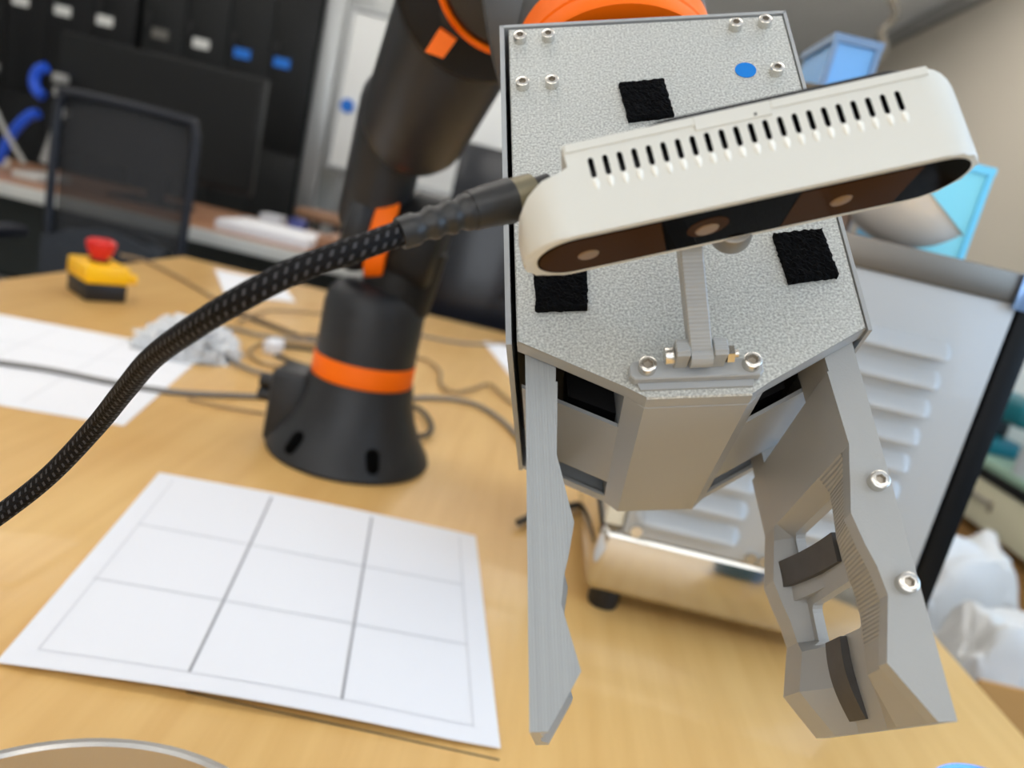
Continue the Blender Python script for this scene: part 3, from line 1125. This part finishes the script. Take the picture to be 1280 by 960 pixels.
# ------------------------------------------------------------------ braided USB cable
pts_px = [(500, 292, .2045), (440, 313, .199), (370, 338, .197), (300, 374, .199), (240, 411, .210), (190, 448, .228), (155, 489, .246), (118, 535, .262), (62, 594, .272), (0, 643, .274), (-90, 705, .27)]
path = [at_d(*p) for p in pts_px]
path += [at_d(-210, 800, .268), at_d(-340, 920, .262), at_z(-560, 1010, TT + .006), at_z(-760, 1040, TT + .006)]
sp = smooth_path(path, 14)
cable = thing('braided_cable', 'thick black braided cable plugged into the white camera bar', 'cable', mw=Matrix.Translation(sp[-1]))
inv = Matrix.Translation(-sp[-1])
obj('sleeve', tube(B(), [inv @ p for p in sp], .00345, 24, uv=True), BRAID, cable)
a0, a1 = at_d(498, 293, .2045), at_d(520, 285, .206)
portw = CM @ Vector((-.0560, -.0165, -.0030))
plug_px = [at_d(500, 292, .2045), at_d(560, 272, .209), at_d(604, 259, .213), at_d(640, 250, .217), at_d(664, 243, .2195)]
ax_pts = smooth_path([inv @ p for p in plug_px], 10)
n = len(ax_pts)
i1, i2 = int(n * .40), int(n * .72)
# ribbed strain relief
rs = []
for i in range(0, i1 + 1):
    t = i / i1
    rs.append(.0043 + .0009 * t - (.0007 if i in (4, 5, 8, 9, 12, 13) else 0))
obj('strain_relief', tube(B(), ax_pts[:i1 + 1], rs, 20), CONN, cable)
rs = [.0055 + .0010 * ((i - i1) / (i2 - i1)) for i in range(i1, i2 + 1)]
obj('plug_body', tube(B(), ax_pts[i1:i2 + 1], rs, 20), CONN, cable)
obj('plug_shell', tube(B(), ax_pts[i2:], .0060, 20), CONN_METAL, cable)
obj('plug_cover', tube(B(), smooth_path([inv @ at_d(630, 246, .2145), inv @ at_d(660, 236, .2165), inv @ at_d(690, 226, .219)], 6), [.0030] * 6 + [.0026] * 6 + [.001], 14), CONN, cable)

# ================================================================== THINGS ON THE TABLE
# emergency stop
es = thing('emergency_stop', 'yellow emergency stop box with a red mushroom button', 'switch', (-.732, 1.283, TT), radians(-40))
obj('base_box', bxm((-.044, -.033, 0), (.044, .033, .030), .003), BLACK, es)
obj('yellow_cover', bxm((-.046, -.035, .030), (.046, .035, .060), .004, 2), YELLOW, es)
obj('cable_gland', cyl(B(), (.030, .035, .040), (.034, .050, .040), .009, n=16), YELLOW, es)
bt = obj('mushroom_button', lathe(B(), [(0, .060), (.013, .060), (.013, .068), (.018, .072), (.0235, .088), (.0235, .094), (.018, .098), (0, .099)], 32), RED, es)
obj('button_collar', lathe(B(), [(0, .0595), (.016, .0595), (.016, .064), (0, .064)], 24), BLACK, bt)

# crumpled clear bag with a coil of cable inside
def crumple(bm, c, rx, ry, rz, seed, amp=.22, sub=4, freq=3.2):
    r = bmesh.ops.create_icosphere(bm, subdivisions=sub, radius=1.0)
    for v in r['verts']:
        d = v.co.normalized()
        q = d * freq + Vector((seed * 3.1, seed * 1.7, seed))
        k = 1 + amp * noise.noise(q) + amp * .45 * noise.noise(q * 2.3) + amp * .5 * (.4 - 2 * abs(noise.noise(q * 1.4 + Vector((9, 3, 5)))))
        z = d.z * k
        if z < 0:
            z *= .35
        v.co = Vector((c[0] + d.x * rx * k, c[1] + d.y * ry * k, c[2] + max(z * rz, 0)))


bagc = Vector((-.475, 1.09, TT + .001))
bag = thing('plastic_bag', 'crumpled clear plastic bag holding a cable coil beside the yellow stop box', 'bag', bagc)
bm = B()
crumple(bm, (0, 0, 0), .070, .070, .045, 3, .24, 5, 4.5)
obj('film', bm, BAGC, bag, smooth=False)
pts = []
for i in range(150):
    a = i * .25
    pts.append(Vector(((.042 + .004 * sin(i * .7)) * cos(a), (.042 + .004 * cos(i * .9)) * sin(a), .006 + .016 * i / 150)))
obj('cable_coil', tube(B(), pts, .0034, 6), CABLE_BLACK, bag)

# cables lying on the table
CABLES = [
    ('signal_cable', 'long grey cable lying across the left paper to the robot base', CABLE_GREY, .0035, [(-40, 452), (60, 466), (140, 482), (220, 494), (300, 498), (358, 500)]),
    ('power_cable', 'grey cable running right from the robot base toward the gripper', CABLE_GREY, .0034, [(505, 502), (545, 501), (590, 508), (625, 528), (655, 560), (690, 600)]),
    ('thin_cable', 'thin brown cable wriggling behind the robot base to the right', CABLE_TAN, .0028, [(515, 449), (535, 455), (549, 468), (550, 484), (566, 494), (590, 490), (610, 484), (628, 498), (650, 516)]),
    ('looped_cable', 'short dark cable looping out at the right foot of the robot', CABLE_BLACK, .0034, [(508, 512), (527, 520), (538, 538), (532, 550), (512, 552)]),
    ('stop_cable', 'tan cable leading from the yellow stop box to the robot', CABLE_TAN, .0034, [(150, 321), (180, 328), (225, 350), (280, 382), (340, 408), (400, 432)]),
    ('tangled_cable', 'dark cable bending through the tangle left of the robot', CABLE_BLACK, .0026, [(258, 386), (300, 396), (330, 408), (365, 420), (402, 424)]),
    ('tangled_cable', 'wide grey loop of cable left of the robot base', CABLE_GREY, .0030, [(395, 431), (330, 424), (285, 414), (268, 422), (272, 442), (305, 464), (345, 475), (372, 480)]),
    ('tangled_cable', 'tan cable crossing the tangle straight behind the white plug', CABLE_TAN, .0028, [(296, 408), (322, 396), (345, 392), (405, 396)]),
    ('tangled_cable', 'small inner loop of cable around the white plug', CABLE_TAN, .0026, [(352, 431), (326, 432), (312, 442), (322, 454), (350, 462), (376, 470)]),
    ('plug_cable', 'black cable ending in the white plug, upper of the pair', CABLE_BLACK, .0036, [(344, 436), (366, 437), (398, 441)]),
    ('plug_cable', 'black cable entering the base below the white plug', CABLE_BLACK, .0036, [(344, 449), (364, 457), (392, 466)]),
    ('mains_cable', 'black cable on the table beside the coffee machine foot', CABLE_BLACK, .0040, [(646, 662), (672, 650), (712, 641), (744, 632), (770, 615)]),
    ('thin_cable', 'thin grey cable along the far table edge behind the robot', CABLE_GREY, .0028, [(520, 420), (560, 428), (600, 432), (660, 430)]),
    ('thin_cable', 'faint tan cable trailing in front of the left paper corner', CABLE_TAN, .0018, [(235, 502), (280, 512), (330, 520)]),
]
for i, (nm, lab, m, r, pp) in enumerate(CABLES):
    P = [at_z(x, y, TT) + Vector((0, 0, r + .0004 + (i % 4) * .0012)) for x, y in pp]
    tag(obj(nm, tube(B(), smooth_path(P, 10), r, 10), m), lab, 'cable')
p = at_z(341, 441, TT)
tag(obj('cable_plug', bxm((p.x - .012, p.y - .018, TT + .0005), (p.x + .012, p.y + .018, TT + .022), .004), mat('plug_white', (226, 226, 230), 0.4)), 'small white plug lying left of the robot base', 'plug')

# steel tin at the lower left corner and blue cup at the lower right
tag(obj('steel_ring', lathe(B(), [(.0935, 0), (.0985, 0), (.0985, .039), (.0975, .0405), (.0950, .0405), (.0938, .039), (.0935, 0)], 96, Matrix.Translation((-.116, .207, TT + .0003))), mat('ring_steel', (200, 196, 190), 0.25, 0.9)), 'wide open steel ring lying at the near left corner of the table', 'ring')
cup = thing('steel_cup', 'blue steel cup on the table below the right gripper finger, only its rim showing', 'cup', (.303, .333, TT))
obj('wall', lathe(B(), [(.038, 0), (.042, 0), (.0485, .075), (.0500, .078), (.0490, .080), (.0472, .078), (.0405, .003), (.038, 0)], 64), CUP_BLUE, cup)
obj('bottom', lathe(B(), [(0, .002), (.0405, .002), (.0405, .004), (0, .004)], 40), CUP_BLUE, cup)

# ================================================================== COFFEE MACHINE
MX0, MX1, MY0, MY1 = .100, .357, .600, .86
mz0, mzp, mzb, mzt = .768, .831, 1.080, 1.103
mac = thing('coffee_machine', 'white louvered coffee machine on a polished steel base behind the gripper', 'coffee machine', (MX0, MY0, TT))


def mloc(p):
    return Vector(p) - Vector((MX0, MY0, TT))


def mbox(lo, hi, bev=0.0, seg=2):
    return bxm(mloc(lo), mloc(hi), bev, seg)


obj('base_pan', mbox((MX0, MY0, mz0), (MX1 + .018, MY1, mzp), .010, 3), STEEL_POL, mac)
obj('side_panel', mbox((MX0 + .018, MY0 - .003, mzp - .003), (MX1, MY0 + .004, mzb), .001), MACHINE_WHITE, mac)
obj('cabinet', mbox((MX0 + .004, MY0 + .004, mzp), (MX1 - .001, MY1 - .004, mzb)), mat('cabinet_side', (196, 192, 182), 0.35), mac)
obj('corner_strip', mbox((MX0 + .001, MY0 - .001, mzp + .001), (MX0 + .017, MY0 + .006, mzb), .003, 2), mat('cream_corner', (226, 220, 200), 0.35), mac)
obj('top_tray', mbox((MX0 - .002, MY0 - .006, mzb), (MX1 + .002, MY1 + .004, mzt), .002), STEEL_BR, mac)
obj('front_post', mbox((MX1 + .0025, MY0 - .004, mz0 + .012), (MX1 + .021, MY0 + .05, mzt - .003), .002), mat('black_navy', (3, 5, 8), 0.5, spec=0.2), mac)
obj('corner_cap', mbox((MX1 - .006, MY0 - .009, mzb - .004), (MX1 + .006, MY0 - .0062, mzt + .001), .001), mat('cap_blue_reflection', (140, 175, 225), 0.25, 0.7), mac)  # blue reflection at the steel band's end, put into the cap's colour
foot_me = mesh_from(lathe(B(), [(0, 0), (.013, 0), (.014, .003), (.014, mz0 - TT + .002), (0, mz0 - TT + .002)], 24), 'foot', BLACK)
for x in (MX0 + .022, MX1 - .012):
    for y in (MY0 + .022, MY1 - .022):
        f = obj('foot', foot_me, None, mac)
        f.location = mloc((x, y, TT))


def louver_mesh(L):
    """pressed hood: slopes out from the panel to a lip, rounded ends"""
    bm = B()
    n = 20
    h, d = .0150, .0105
    prof = [(0, 0), (.2, .22), (.5, .62), (.75, .92), (.9, 1.0), (1.0, .92), (.94, .0)]
    rows = []
    for i in range(n + 1):
        x = L * i / n
        e = min(x, L - x) / .010
        k = 1.0 if e >= 1 else math.sqrt(max(0, 1 - (1 - e) ** 2))
        rows.append([bm.verts.new((x, -d * q * k, -h * t * (.35 + .65 * k) - h * .35 * (1 - k))) for t, q in prof])
    for a, b in zip(rows, rows[1:]):
        for i in range(len(prof) - 1):
            bm.faces.new((a[i], a[i + 1], b[i + 1], b[i]))
    return bm


lv1 = mesh_from(louver_mesh(.089), 'louver', MACHINE_WHITE, angle=50)
lv2 = mesh_from(louver_mesh(.087), 'louver', MACHINE_WHITE, angle=50)
for i in range(9):
    z = 1.0415 - i * .0231
    for me, x in ((lv1, .123), (lv2, .236)):
        l = obj('louver', me, None, mac)
        l.location = mloc((x, MY0 - .0029, z))
for x in (.128, .225, .236, .33):
    obj('panel_clip', cyl(B(), mloc((x, MY0 - .006, mzp + .002)), mloc((x, MY0 - .002, mzp + .002)), .005, n=14), STEEL, mac)

# things on the machine's tray
bc = at_y(1150, 215, .655)
bR = .060
bw_ = thing('steel_bowl', 'tilted shiny steel bowl on top of the coffee machine', 'bowl', (bc.x, bc.y, mzt))
tilt = Vector((.56, -.33, .83)).to_track_quat('Z', 'Y').to_matrix().to_4x4()
prof = [(bR * sin(a), -bR * cos(a)) for a in [radians(q) for q in range(0, 86, 6)]]
prof += [(bR * 1.03, -bR * cos(radians(85)) + .0005)] + [((bR - .0015) * sin(radians(q)), -(bR - .0015) * cos(radians(q))) for q in range(84, -1, -6)]
prof[0] = (0, -bR)
prof[-1] = (0, -(bR - .0015))
obj('shell', lathe(B(), prof, 56, Matrix.Translation((0, 0, max(bR, bc.z - mzt))) @ tilt), mat('satin_steel', (246, 242, 235), 0.25, 0.15), bw_)


def bin_(name, label, x0, x1, y0, y1, z0, z1, m, rim):
    t = thing(name, label, 'box', ((x0 + x1) / 2, y0, z0))
    def q(p):
        return Vector(p) - Vector(((x0 + x1) / 2, y0, z0))
    bm = B()
    th = .003
    for lo, hi in (((x0, y0, z0), (x1, y0 + th, z1)), ((x0, y1 - th, z0), (x1, y1, z1)), ((x0, y0 + th, z0), (x0 + th, y1 - th, z1)),
                   ((x1 - th, y0 + th, z0), (x1, y1 - th, z1)), ((x0 + th, y0 + th, z0), (x1 - th, y1 - th, z0 + th))):
        box(bm, q(lo), q(hi))
    obj('tub', bm, m, t)
    bm = B()
    for lo, hi in (((x0 - .003, y0 - .003, z1 - .006), (x1 + .003, y0, z1 + .001)), ((x0 - .003, y1, z1 - .006), (x1 + .003, y1 + .003, z1 + .001)),
                   ((x0 - .003, y0, z1 - .006), (x0, y1, z1 + .001)), ((x1, y0, z1 - .006), (x1 + .003, y1, z1 + .001))):
        box(bm, q(lo), q(hi))
    for x in (x0, x1):
        box(bm, q((x - .0025, y0 - .0025, z0)), q((x + .0025, y0 + .0005, z1 - .006)))
    obj('rim', bm, rim, t)
    return t


bin_('plastic_tub', 'tall blue translucent tub standing on the coffee machine', .214, .254, .765, .856, mzt + .0005, 1.278, BLUE_PL, mat('tub_rim_blue', (120, 150, 185), 0.4))
bin_('plastic_tub', 'low cyan plastic tub behind the tilted steel bowl', .300, .374, .735, .80, mzt + .0005, 1.192, CYAN_PL, mat('tub_rim_pale', (120, 215, 250), 0.4))
tag(obj('canister', cyl(B(), (.185, .69, mzt), (.185, .69, mzt + .112), .014, n=24, round_=.003), mat('brown_metal', (98, 88, 74), 0.4, 0.5)), 'brown metal canister in front of the tall blue tub', 'canister')
tag(obj('canister', cyl(B(), (.249, .70, mzt), (.249, .70, mzt + .131), .008, n=24, round_=.003), mat('pink_metal', (196, 168, 150), 0.35, 0.5)), 'slim pinkish canister right of the brown one', 'canister')

# cord hanging from the ceiling
pts = []
for i in range(160):
    z = H - (H - 1.35) * i / 159
    pts.append(Vector((.834 + .012 * cos(i * .55), 2.5 + .012 * sin(i * .55), z)))
tag(obj('hanging_cord', tube(B(), pts, .011, 8), CORD), 'beige twisted cord hanging from the ceiling by the blind', 'cord')

# ================================================================== LEFT BACKGROUND
# lockers
DW = .228
LX1 = -1.392
for c, (k0, k1, m) in enumerate(((0, 4, LOCKER_B), (4, 8, LOCKER), (8, 12, LOCKER))):
    xr = LX1 - k0 * DW - c * .03
    xl = xr - 4 * DW
    lab = ('black locker cabinet beside the whiteboard, with blue door labels', 'black locker cabinet in the middle of the row, behind the monitor', 'black locker cabinet at the left end of the row')[c]
    L = thing('locker_cabinet', lab, 'locker', (xl, 4.2, 0), group=None)
    obj('carcass', bxm((0, .022, 0), (4 * DW, .45, 2.05)), m, L)
    for i in range(4):
        for j, (z0, z1) in enumerate(((.08, 1.02), (1.03, 2.03))):
            d = obj('door', bxm((i * DW + .003, 0, z0), ((i + 1) * DW - .003, .0215, z1), .002), m, L)
            hx = i * DW + .03
            obj('handle', bxm((hx - .01, -.012, (z0 + z1) / 2 - .03), (hx + .01, 0, (z0 + z1) / 2 + .03), .002), BLACK, d)
            if j == 1:
                gi = k0 + (3 - i)
                sm = {0: STICK_B, 1: STICK_B, 2: STICK_W, 3: STICK_DIM, 4: STICK_W, 5: STICK_W, 6: STICK_W}.get(gi, STICK_W)
                cx = (-1.553, -1.765, -1.985, -2.205, -2.50, -2.725, -2.95, -3.18)[gi] - xl if gi < 8 else (i + .5) * DW
                obj('door_label', bxm((cx - .043, -.0022, 1.445), (cx + .043, 0, 1.492)), sm, d)

# whiteboard on the partition wall
wb = thing('whiteboard', 'white magnetic board with a grey frame beside the lockers', 'whiteboard', (-1.25, 4.19, 1.0))
obj('panel', bxm((0.02, 0, 0.02), (1.55, .02, .80), .006), BOARD, wb)
bm = B()
for lo, hi in (((0, -.012, 0), (.03, .025, .82)), ((1.54, -.012, 0), (1.57, .025, .82)), ((.03, -.012, 0), (1.54, .025, .025)), ((.03, -.012, .795), (1.54, .025, .82))):
    box(bm, lo, hi, .004, 1)
obj('frame', bm, ALU, wb)
obj('magnet', cyl(B(), (.075, -.012, .335), (.075, 0, .335), .035, n=20), STICK_B, wb)
bm = B()
for x in (.1, 1.45):
    box(bm, (x - .02, .026, -1.0), (x + .02, .06, .82))
    box(bm, (x - .02, -.2, -1.0), (x + .02, .3, -.96))
obj('stand', bm, ALU, wb)
# aluminium post between lockers and board
tag(obj('aluminium_post', bxm((-1.385, 4.24, 0), (-1.285, 4.30, H), .004), ALU), 'grey aluminium post between the lockers and the whiteboard', 'post')

# desk with monitor, chair
dk = thing('office_desk', 'long brown-topped desk in front of the black lockers', 'desk', (-3.3, 2.6, 0))
obj('desktop', bxm((0, 0, .712), (2.72, .78, .74), .002), BROWN, dk)
obj('edge_band', bxm((0, -.012, .690), (2.72, -.0005, .736), .003), mat('edge_white', (206, 204, 196), 0.5), dk)
for x in (.05, 2.64):
    obj('leg', bxm((x, .05, 0), (x + .05, .73, .711)), mat('desk_leg', (60, 62, 60), 0.5), dk)
obj('modesty_panel', bxm((.101, .70, .25), (2.639, .72, .711)), mat('desk_panel', (58, 62, 58), 0.6), dk)

mo = thing('desk_monitor', 'wide black monitor on the brown desk behind the chair', 'monitor', (-1.515, 2.95, .74))
obj('screen', bxm((-.385, -.02, .115), (.385, .02, .540), .006), SCREEN, mo)
obj('screen_panel', bxm((-.37, -.0215, .135), (.37, -.0195, .528)), mat('monitor_panel', (21, 21, 20), 0.4, spec=0.3), mo)
obj('neck', bxm((-.03, .021, .0), (.03, .05, .35)), BLACK, mo)
obj('stand_base', bxm((-.13, -.08, 0), (.13, .12, .012), .004), BLACK, mo)

ch = thing('office_chair', 'navy black mesh-backed office chair behind the table corner', 'chair', (-1.215, 2.18, -.03), radians(4))
bm = B()
pts = [Vector((x, .0 + .02 * (abs(x) / .2) ** 2, z)) for x, z in ((-.175, .56), (-.190, .75), (-.192, 1.02), (-.182, 1.085), (-.15, 1.103), (.15, 1.103), (.182, 1.085), (.192, 1.02), (.190, .75), (.175, .56), (.0, .54), (-.175, .56))]
tube(bm, smooth_path(pts, 6), .013, 10)
obj('back_frame', bm, CHAIR_FR, ch)
bm = B()
g = [[bm.verts.new((x * .185, .012 + .02 * x * x, z)) for x in (-.97, -.5, 0, .5, .97)] for z in (.56, .7, .85, 1.0, 1.09)]
for r0, r1 in zip(g, g[1:]):
    for i in range(4):
        bm.faces.new((r0[i], r0[i + 1], r1[i + 1], r1[i]))
obj('back_mesh', bm, CHAIR_MESH, ch)
bm = B()
arc = [(-.182, .57)] + [(x, .70 + .055 * cos(pi / 2 * x / .182)) for x in [-.182 + .364 * k / 10 for k in range(11)]] + [(.182, .57)]
prism(bm, arc, -.034, -.014, 'xz', bev=.004)
obj('lower_back_shell', bm, CHAIR_SEAT, ch)
bm = bxm((-.235, -.47, .445), (.235, -.005, .53), .035, 4)
obj('seat', bm, CHAIR_SEAT, ch)
bm = B()
tube(bm, smooth_path([Vector((-.14, .03, .70)), Vector((0, .055, .74)), Vector((.14, .03, .70))], 6), .03, 10)
obj('lumbar_support', bm, CHAIR_SEAT, ch)
for s in (-1, 1):
    bm = B()
    tube(bm, smooth_path([Vector((s * .24, -.05, .5)), Vector((s * .275, -.08, .56)), Vector((s * .275, -.1, .68))], 6), .014, 8)
    box(bm, (s * .275 - .035, -.25, .68), (s * .275 + .035, .02, .71), .01, 2)
    obj('armrest', bm, CHAIR_FR, ch)
obj('gas_column', cyl(B(), (0, -.22, .1), (0, -.22, .445), .028), BLACK, ch)
for k in range(5):
    a = 2 * pi * k / 5
    lg = obj('base_spoke', tube(B(), [(0, -.22, .11), (.28 * cos(a), -.22 + .28 * sin(a), .075)], [.025, .016], 8), CHAIR_FR, ch)
    obj('caster', cyl(B(), (.28 * cos(a) - .012, -.22 + .28 * sin(a), .029), (.28 * cos(a) + .012, -.22 + .28 * sin(a), .029), .029, n=16), BLACK, lg)

# black glossy cabinet standing behind the table
bk = thing('storage_cabinet', 'low glossy black cabinet behind the robot and gripper', 'cabinet', (-.285, 2.15, 0))
obj('carcass', bxm((0, .02, 0), (.78, .45, 1.19), .004), NAVY, bk)
for x in (0, .392):
    d = obj('door', bxm((x + .003, 0, .05), (x + .386, .0195, 1.17), .003), NAVY, bk)
    obj('handle', bxm((x + .2, -.015, .8), (x + .22, 0, .9), .003), BLACK, d)

# blue hoses and grey stands on the desk, left edge
def desk_tube(nm, lab, cat, m, r, pp, y):
    P = [at_y(px, py, y) for px, py in pp]
    return tag(obj(nm, tube(B(), smooth_path(P, 8), r, 12), m), lab, cat)


YH = 2.86
desk_tube('blue_hose', 'upper blue hose curving at the left edge above the desk', 'hose', BLUE_HOSE, .019, [(58, 84), (48, 88), (43, 100), (46, 113), (54, 120)], YH)
desk_tube('blue_hose', 'lower blue hose bending down to the desk at the left edge', 'hose', BLUE_HOSE, .018, [(48, 142), (38, 144), (24, 156), (12, 172), (4, 188), (-4, 203)], YH)
st = thing('hose_stand', 'pale grey tube stand holding the blue hoses on the desk', 'stand', (at_y(50, 205, YH).x, YH, .74))


def sloc(px, py):
    return at_y(px, py, YH) - Vector((at_y(50, 205, YH).x, YH, .74))


obj('post', tube(B(), [sloc(76, 140), sloc(68, 165), sloc(55, 203)], [.012, .014, .016], 10), GREY_TUBE, st)
obj('brace', tube(B(), [sloc(x, y) + Vector((0, -.07, 0)) for x, y in ((-12, 84), (2, 122), (24, 168), (46, 206))], .009, 8), GREY_TUBE, st)
for x, y in ((76, 98), (77, 116), (77, 141)):
    obj('fitting', bxm(sloc(x, y) - Vector((.022, .02, .016)), sloc(x, y) + Vector((.022, .02, .016)), .006), GREY_TUBE, st)
obj('clamp', bxm(sloc(3, 86) - Vector((.028, .09, .015)), sloc(3, 86) + Vector((.028, -.05, .015)), .006), GREY_TUBE, st)
q = sloc(50, 205)
obj('stand_foot', bxm((-.035, -.10, 0), (.06, .1, .025), .004), mat('pale_foot', (200, 198, 192), 0.5), st)

# papers and small things on the desk
def desk_box(nm, lab, cat, x0, x1, y0, y1, h, m, bev=.003):
    return tag(obj(nm, bxm((x0, y0, .7402), (x1, y1, .7402 + h), bev), m), lab, cat)


desk_box('paper_stack', 'white paper stack on the desk right of the chair', 'papers', -1.13, -.80, 2.66, 2.95, .035, PAPER)
desk_box('desk_phone', 'small pale box on the desk left of the paper stack', 'box', -1.10, -1.02, 2.98, 3.06, .06, mat('pale_box', (200, 200, 204), 0.5))
desk_box('blue_bottle', 'small dark blue tub on the desk beyond the paper stack', 'tub', -.98, -.92, 2.96, 3.02, .07, mat('indigo', (60, 66, 130), 0.4), .01)
desk_box('wooden_box', 'flat brown wooden box at the right end of the desk', 'box', -.80, -.62, 2.75, 3.30, .05, BROWN)
desk_box('white_tray', 'pale tray under the hoses at the left end of the desk', 'tray', -2.5, -2.1, 2.72, 3.0, .035, mat('tray_white', (214, 212, 206), 0.5))
# black stool between desk and board
bt2 = thing('black_stool', 'small black stool standing in front of the whiteboard', 'stool', (-1.05, 3.75, 0))
obj('seat', cyl(B(), (0, 0, .76), (0, 0, .80), .16, n=24, round_=.008), mat('stool_tan', (150, 112, 84), 0.6), bt2)
for k in range(4):
    a = pi / 4 + k * pi / 2
    obj('leg', tube(B(), [(.1 * cos(a), .1 * sin(a), .76), (.17 * cos(a), .17 * sin(a), 0)], .016, 8), BLACK, bt2)

# ================================================================== RIGHT BACKGROUND
wbn = thing('side_bench', 'cream workbench with green top along the right wall', 'bench', (1.15, 1.15, 0))
obj('bench_top', bxm((-.02, 0, .720), (.78, 2.2, .738), .003), GREEN_TOP, wbn)
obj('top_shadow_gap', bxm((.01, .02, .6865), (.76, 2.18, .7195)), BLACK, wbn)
for y0, wd in ((.04, .28), (.33, .60), (.94, .60), (1.55, .60)):
    d = obj('drawer', bxm((0, y0, .585), (.60, y0 + wd, .685), .003), CREAM, wbn)
    bm = B()
    cy = y0 + wd / 2
    box(bm, (-.012, cy - .05, .645), (-.004, cy + .05, .655), .002, 1)
    box(bm, (-.006, cy - .05, .63), (0, cy - .042, .655))
    box(bm, (-.006, cy + .042, .63), (0, cy + .05, .655))
    obj('handle', bm, STEEL_DK, d)
leg2 = mesh_from(bxm((-.025, -.025, 0), (.025, .025, .686)), 'leg', CREAM)
for x in (.03, .73):
    for y in (.04, 2.16):
        l = obj('leg', leg2, None, wbn)
        l.location = (x, y, 0)
obj('lower_shelf', bxm((.03, .05, .10), (.75, 2.15, .13)), mat('shelf_grey', (150, 150, 152), 0.6), wbn)
bz = .7385
drl = thing('power_drill', 'teal cordless drill on the green bench behind the coffee machine', 'drill', (1.22, 1.90, bz))
obj('motor_housing', bxm((-.04, -.10, .085), (.04, .09, .155), .02, 3), TEAL, drl)
obj('chuck', cyl(B(), (0, -.16, .12), (0, -.10, .12), .022, n=18), BLACK, drl)
obj('grip', bxm((-.025, .02, .04), (.025, .075, .086), .008, 2), BLACK, drl)
obj('battery', bxm((-.04, -.03, .0), (.04, .10, .04), .008, 2), TEAL, drl)
tag(obj('storage_carton', bxm((1.22, 2.03, bz), (1.62, 2.35, bz + .30), .004), mat('beige_carton', (206, 200, 188), 0.7)), 'beige carton standing on the green bench behind the drill', 'carton')
tag(obj('black_case', bxm((1.25, 2.04, bz + .301), (1.60, 2.33, bz + .40), .006), BLACK), 'black case lying on the beige carton', 'case')
tag(obj('glass_jar', lathe(B(), [(0, 0), (.04, 0), (.042, .01), (.042, .075), (.03, .09), (.03, .1), (0, .1)], 24, Matrix.Translation((1.18, 1.685, bz))), mat('pale_jar', (190, 196, 200), 0.25)), 'pale jar on the green bench beside the teal drill', 'jar')
bm = B()
crumple(bm, (1.27, 1.51, bz), .10, .10, .13, 9, .25, 4)
tag(obj('cyan_bag', bm, CYAN_BAG), 'crumpled pale cyan bag on the green bench', 'bag')
# cartons and bags below
tag(obj('cardboard_box', bxm((1.22, 1.46, .131), (1.70, 2.02, .535), .004), CARD), 'closed brown cardboard box on the shelf under the bench', 'box')
tag(obj('grey_crate', bxm((1.22, 2.06, .131), (1.72, 2.60, .56), .006), mat('crate_grey', (186, 186, 192), 0.5)), 'grey crate on the shelf under the bench, beyond the cardboard box', 'crate')
bx2 = thing('cardboard_box', 'open cardboard box on the floor heaped with white plastic bags', 'box', (.90, 1.27, 0))
for lo, hi in (((-.185, -.26, 0), (-.18, .26, .42)), ((.185, -.26, 0), (.19, .26, .42)), ((-.18, -.26, 0), (.185, -.255, .42)), ((-.18, .255, 0), (.185, .26, .42))):
    obj('box_wall', bxm(lo, hi), CARD, bx2)
obj('box_bottom', bxm((-.18, -.255, .001), (.185, .255, .006)), CARD, bx2)
obj('box_flap', bxm((-.16, -.272, .30), (.185, -.267, .575)), CARD, bx2)
def bulky(c, rx, ry, h, seed):
    """tied bag: boxy body, creased film, gathered top"""
    bm = B()
    r = bmesh.ops.create_icosphere(bm, subdivisions=5, radius=1.0)
    for v in r['verts']:
        d = v.co.normalized()
        p = Vector([math.copysign(abs(q) ** .62, q) for q in d])
        q = d * 2.1 + Vector((seed * 3.1, seed * 1.7, seed))
        k = 1 + .14 * noise.noise(q) + .10 * (.4 - 1.6 * abs(noise.noise(q * 2.1))) + .03 * noise.noise(q * 6)
        v.co = Vector((c[0] + p.x * rx * k, c[1] + p.y * ry * k, c[2] + h * (.5 + .5 * p.z) * (1 + .12 * noise.noise(q * 1.3 + Vector((4, 4, 4))))))
    return bm


for x, y, rx, ry, h, sd, lab in ((.89, 1.135, .145, .098, .615, 2, 'crumpled white plastic bag at the near end of the heap in the box'),
                                 (.89, 1.39, .145, .098, .640, 5, 'crumpled white plastic bag at the far end of the heap in the box')):
    tag(obj('plastic_bag', bulky((x, y, .01), rx, ry, h, sd), BAGW, angle=22), lab, 'bag')
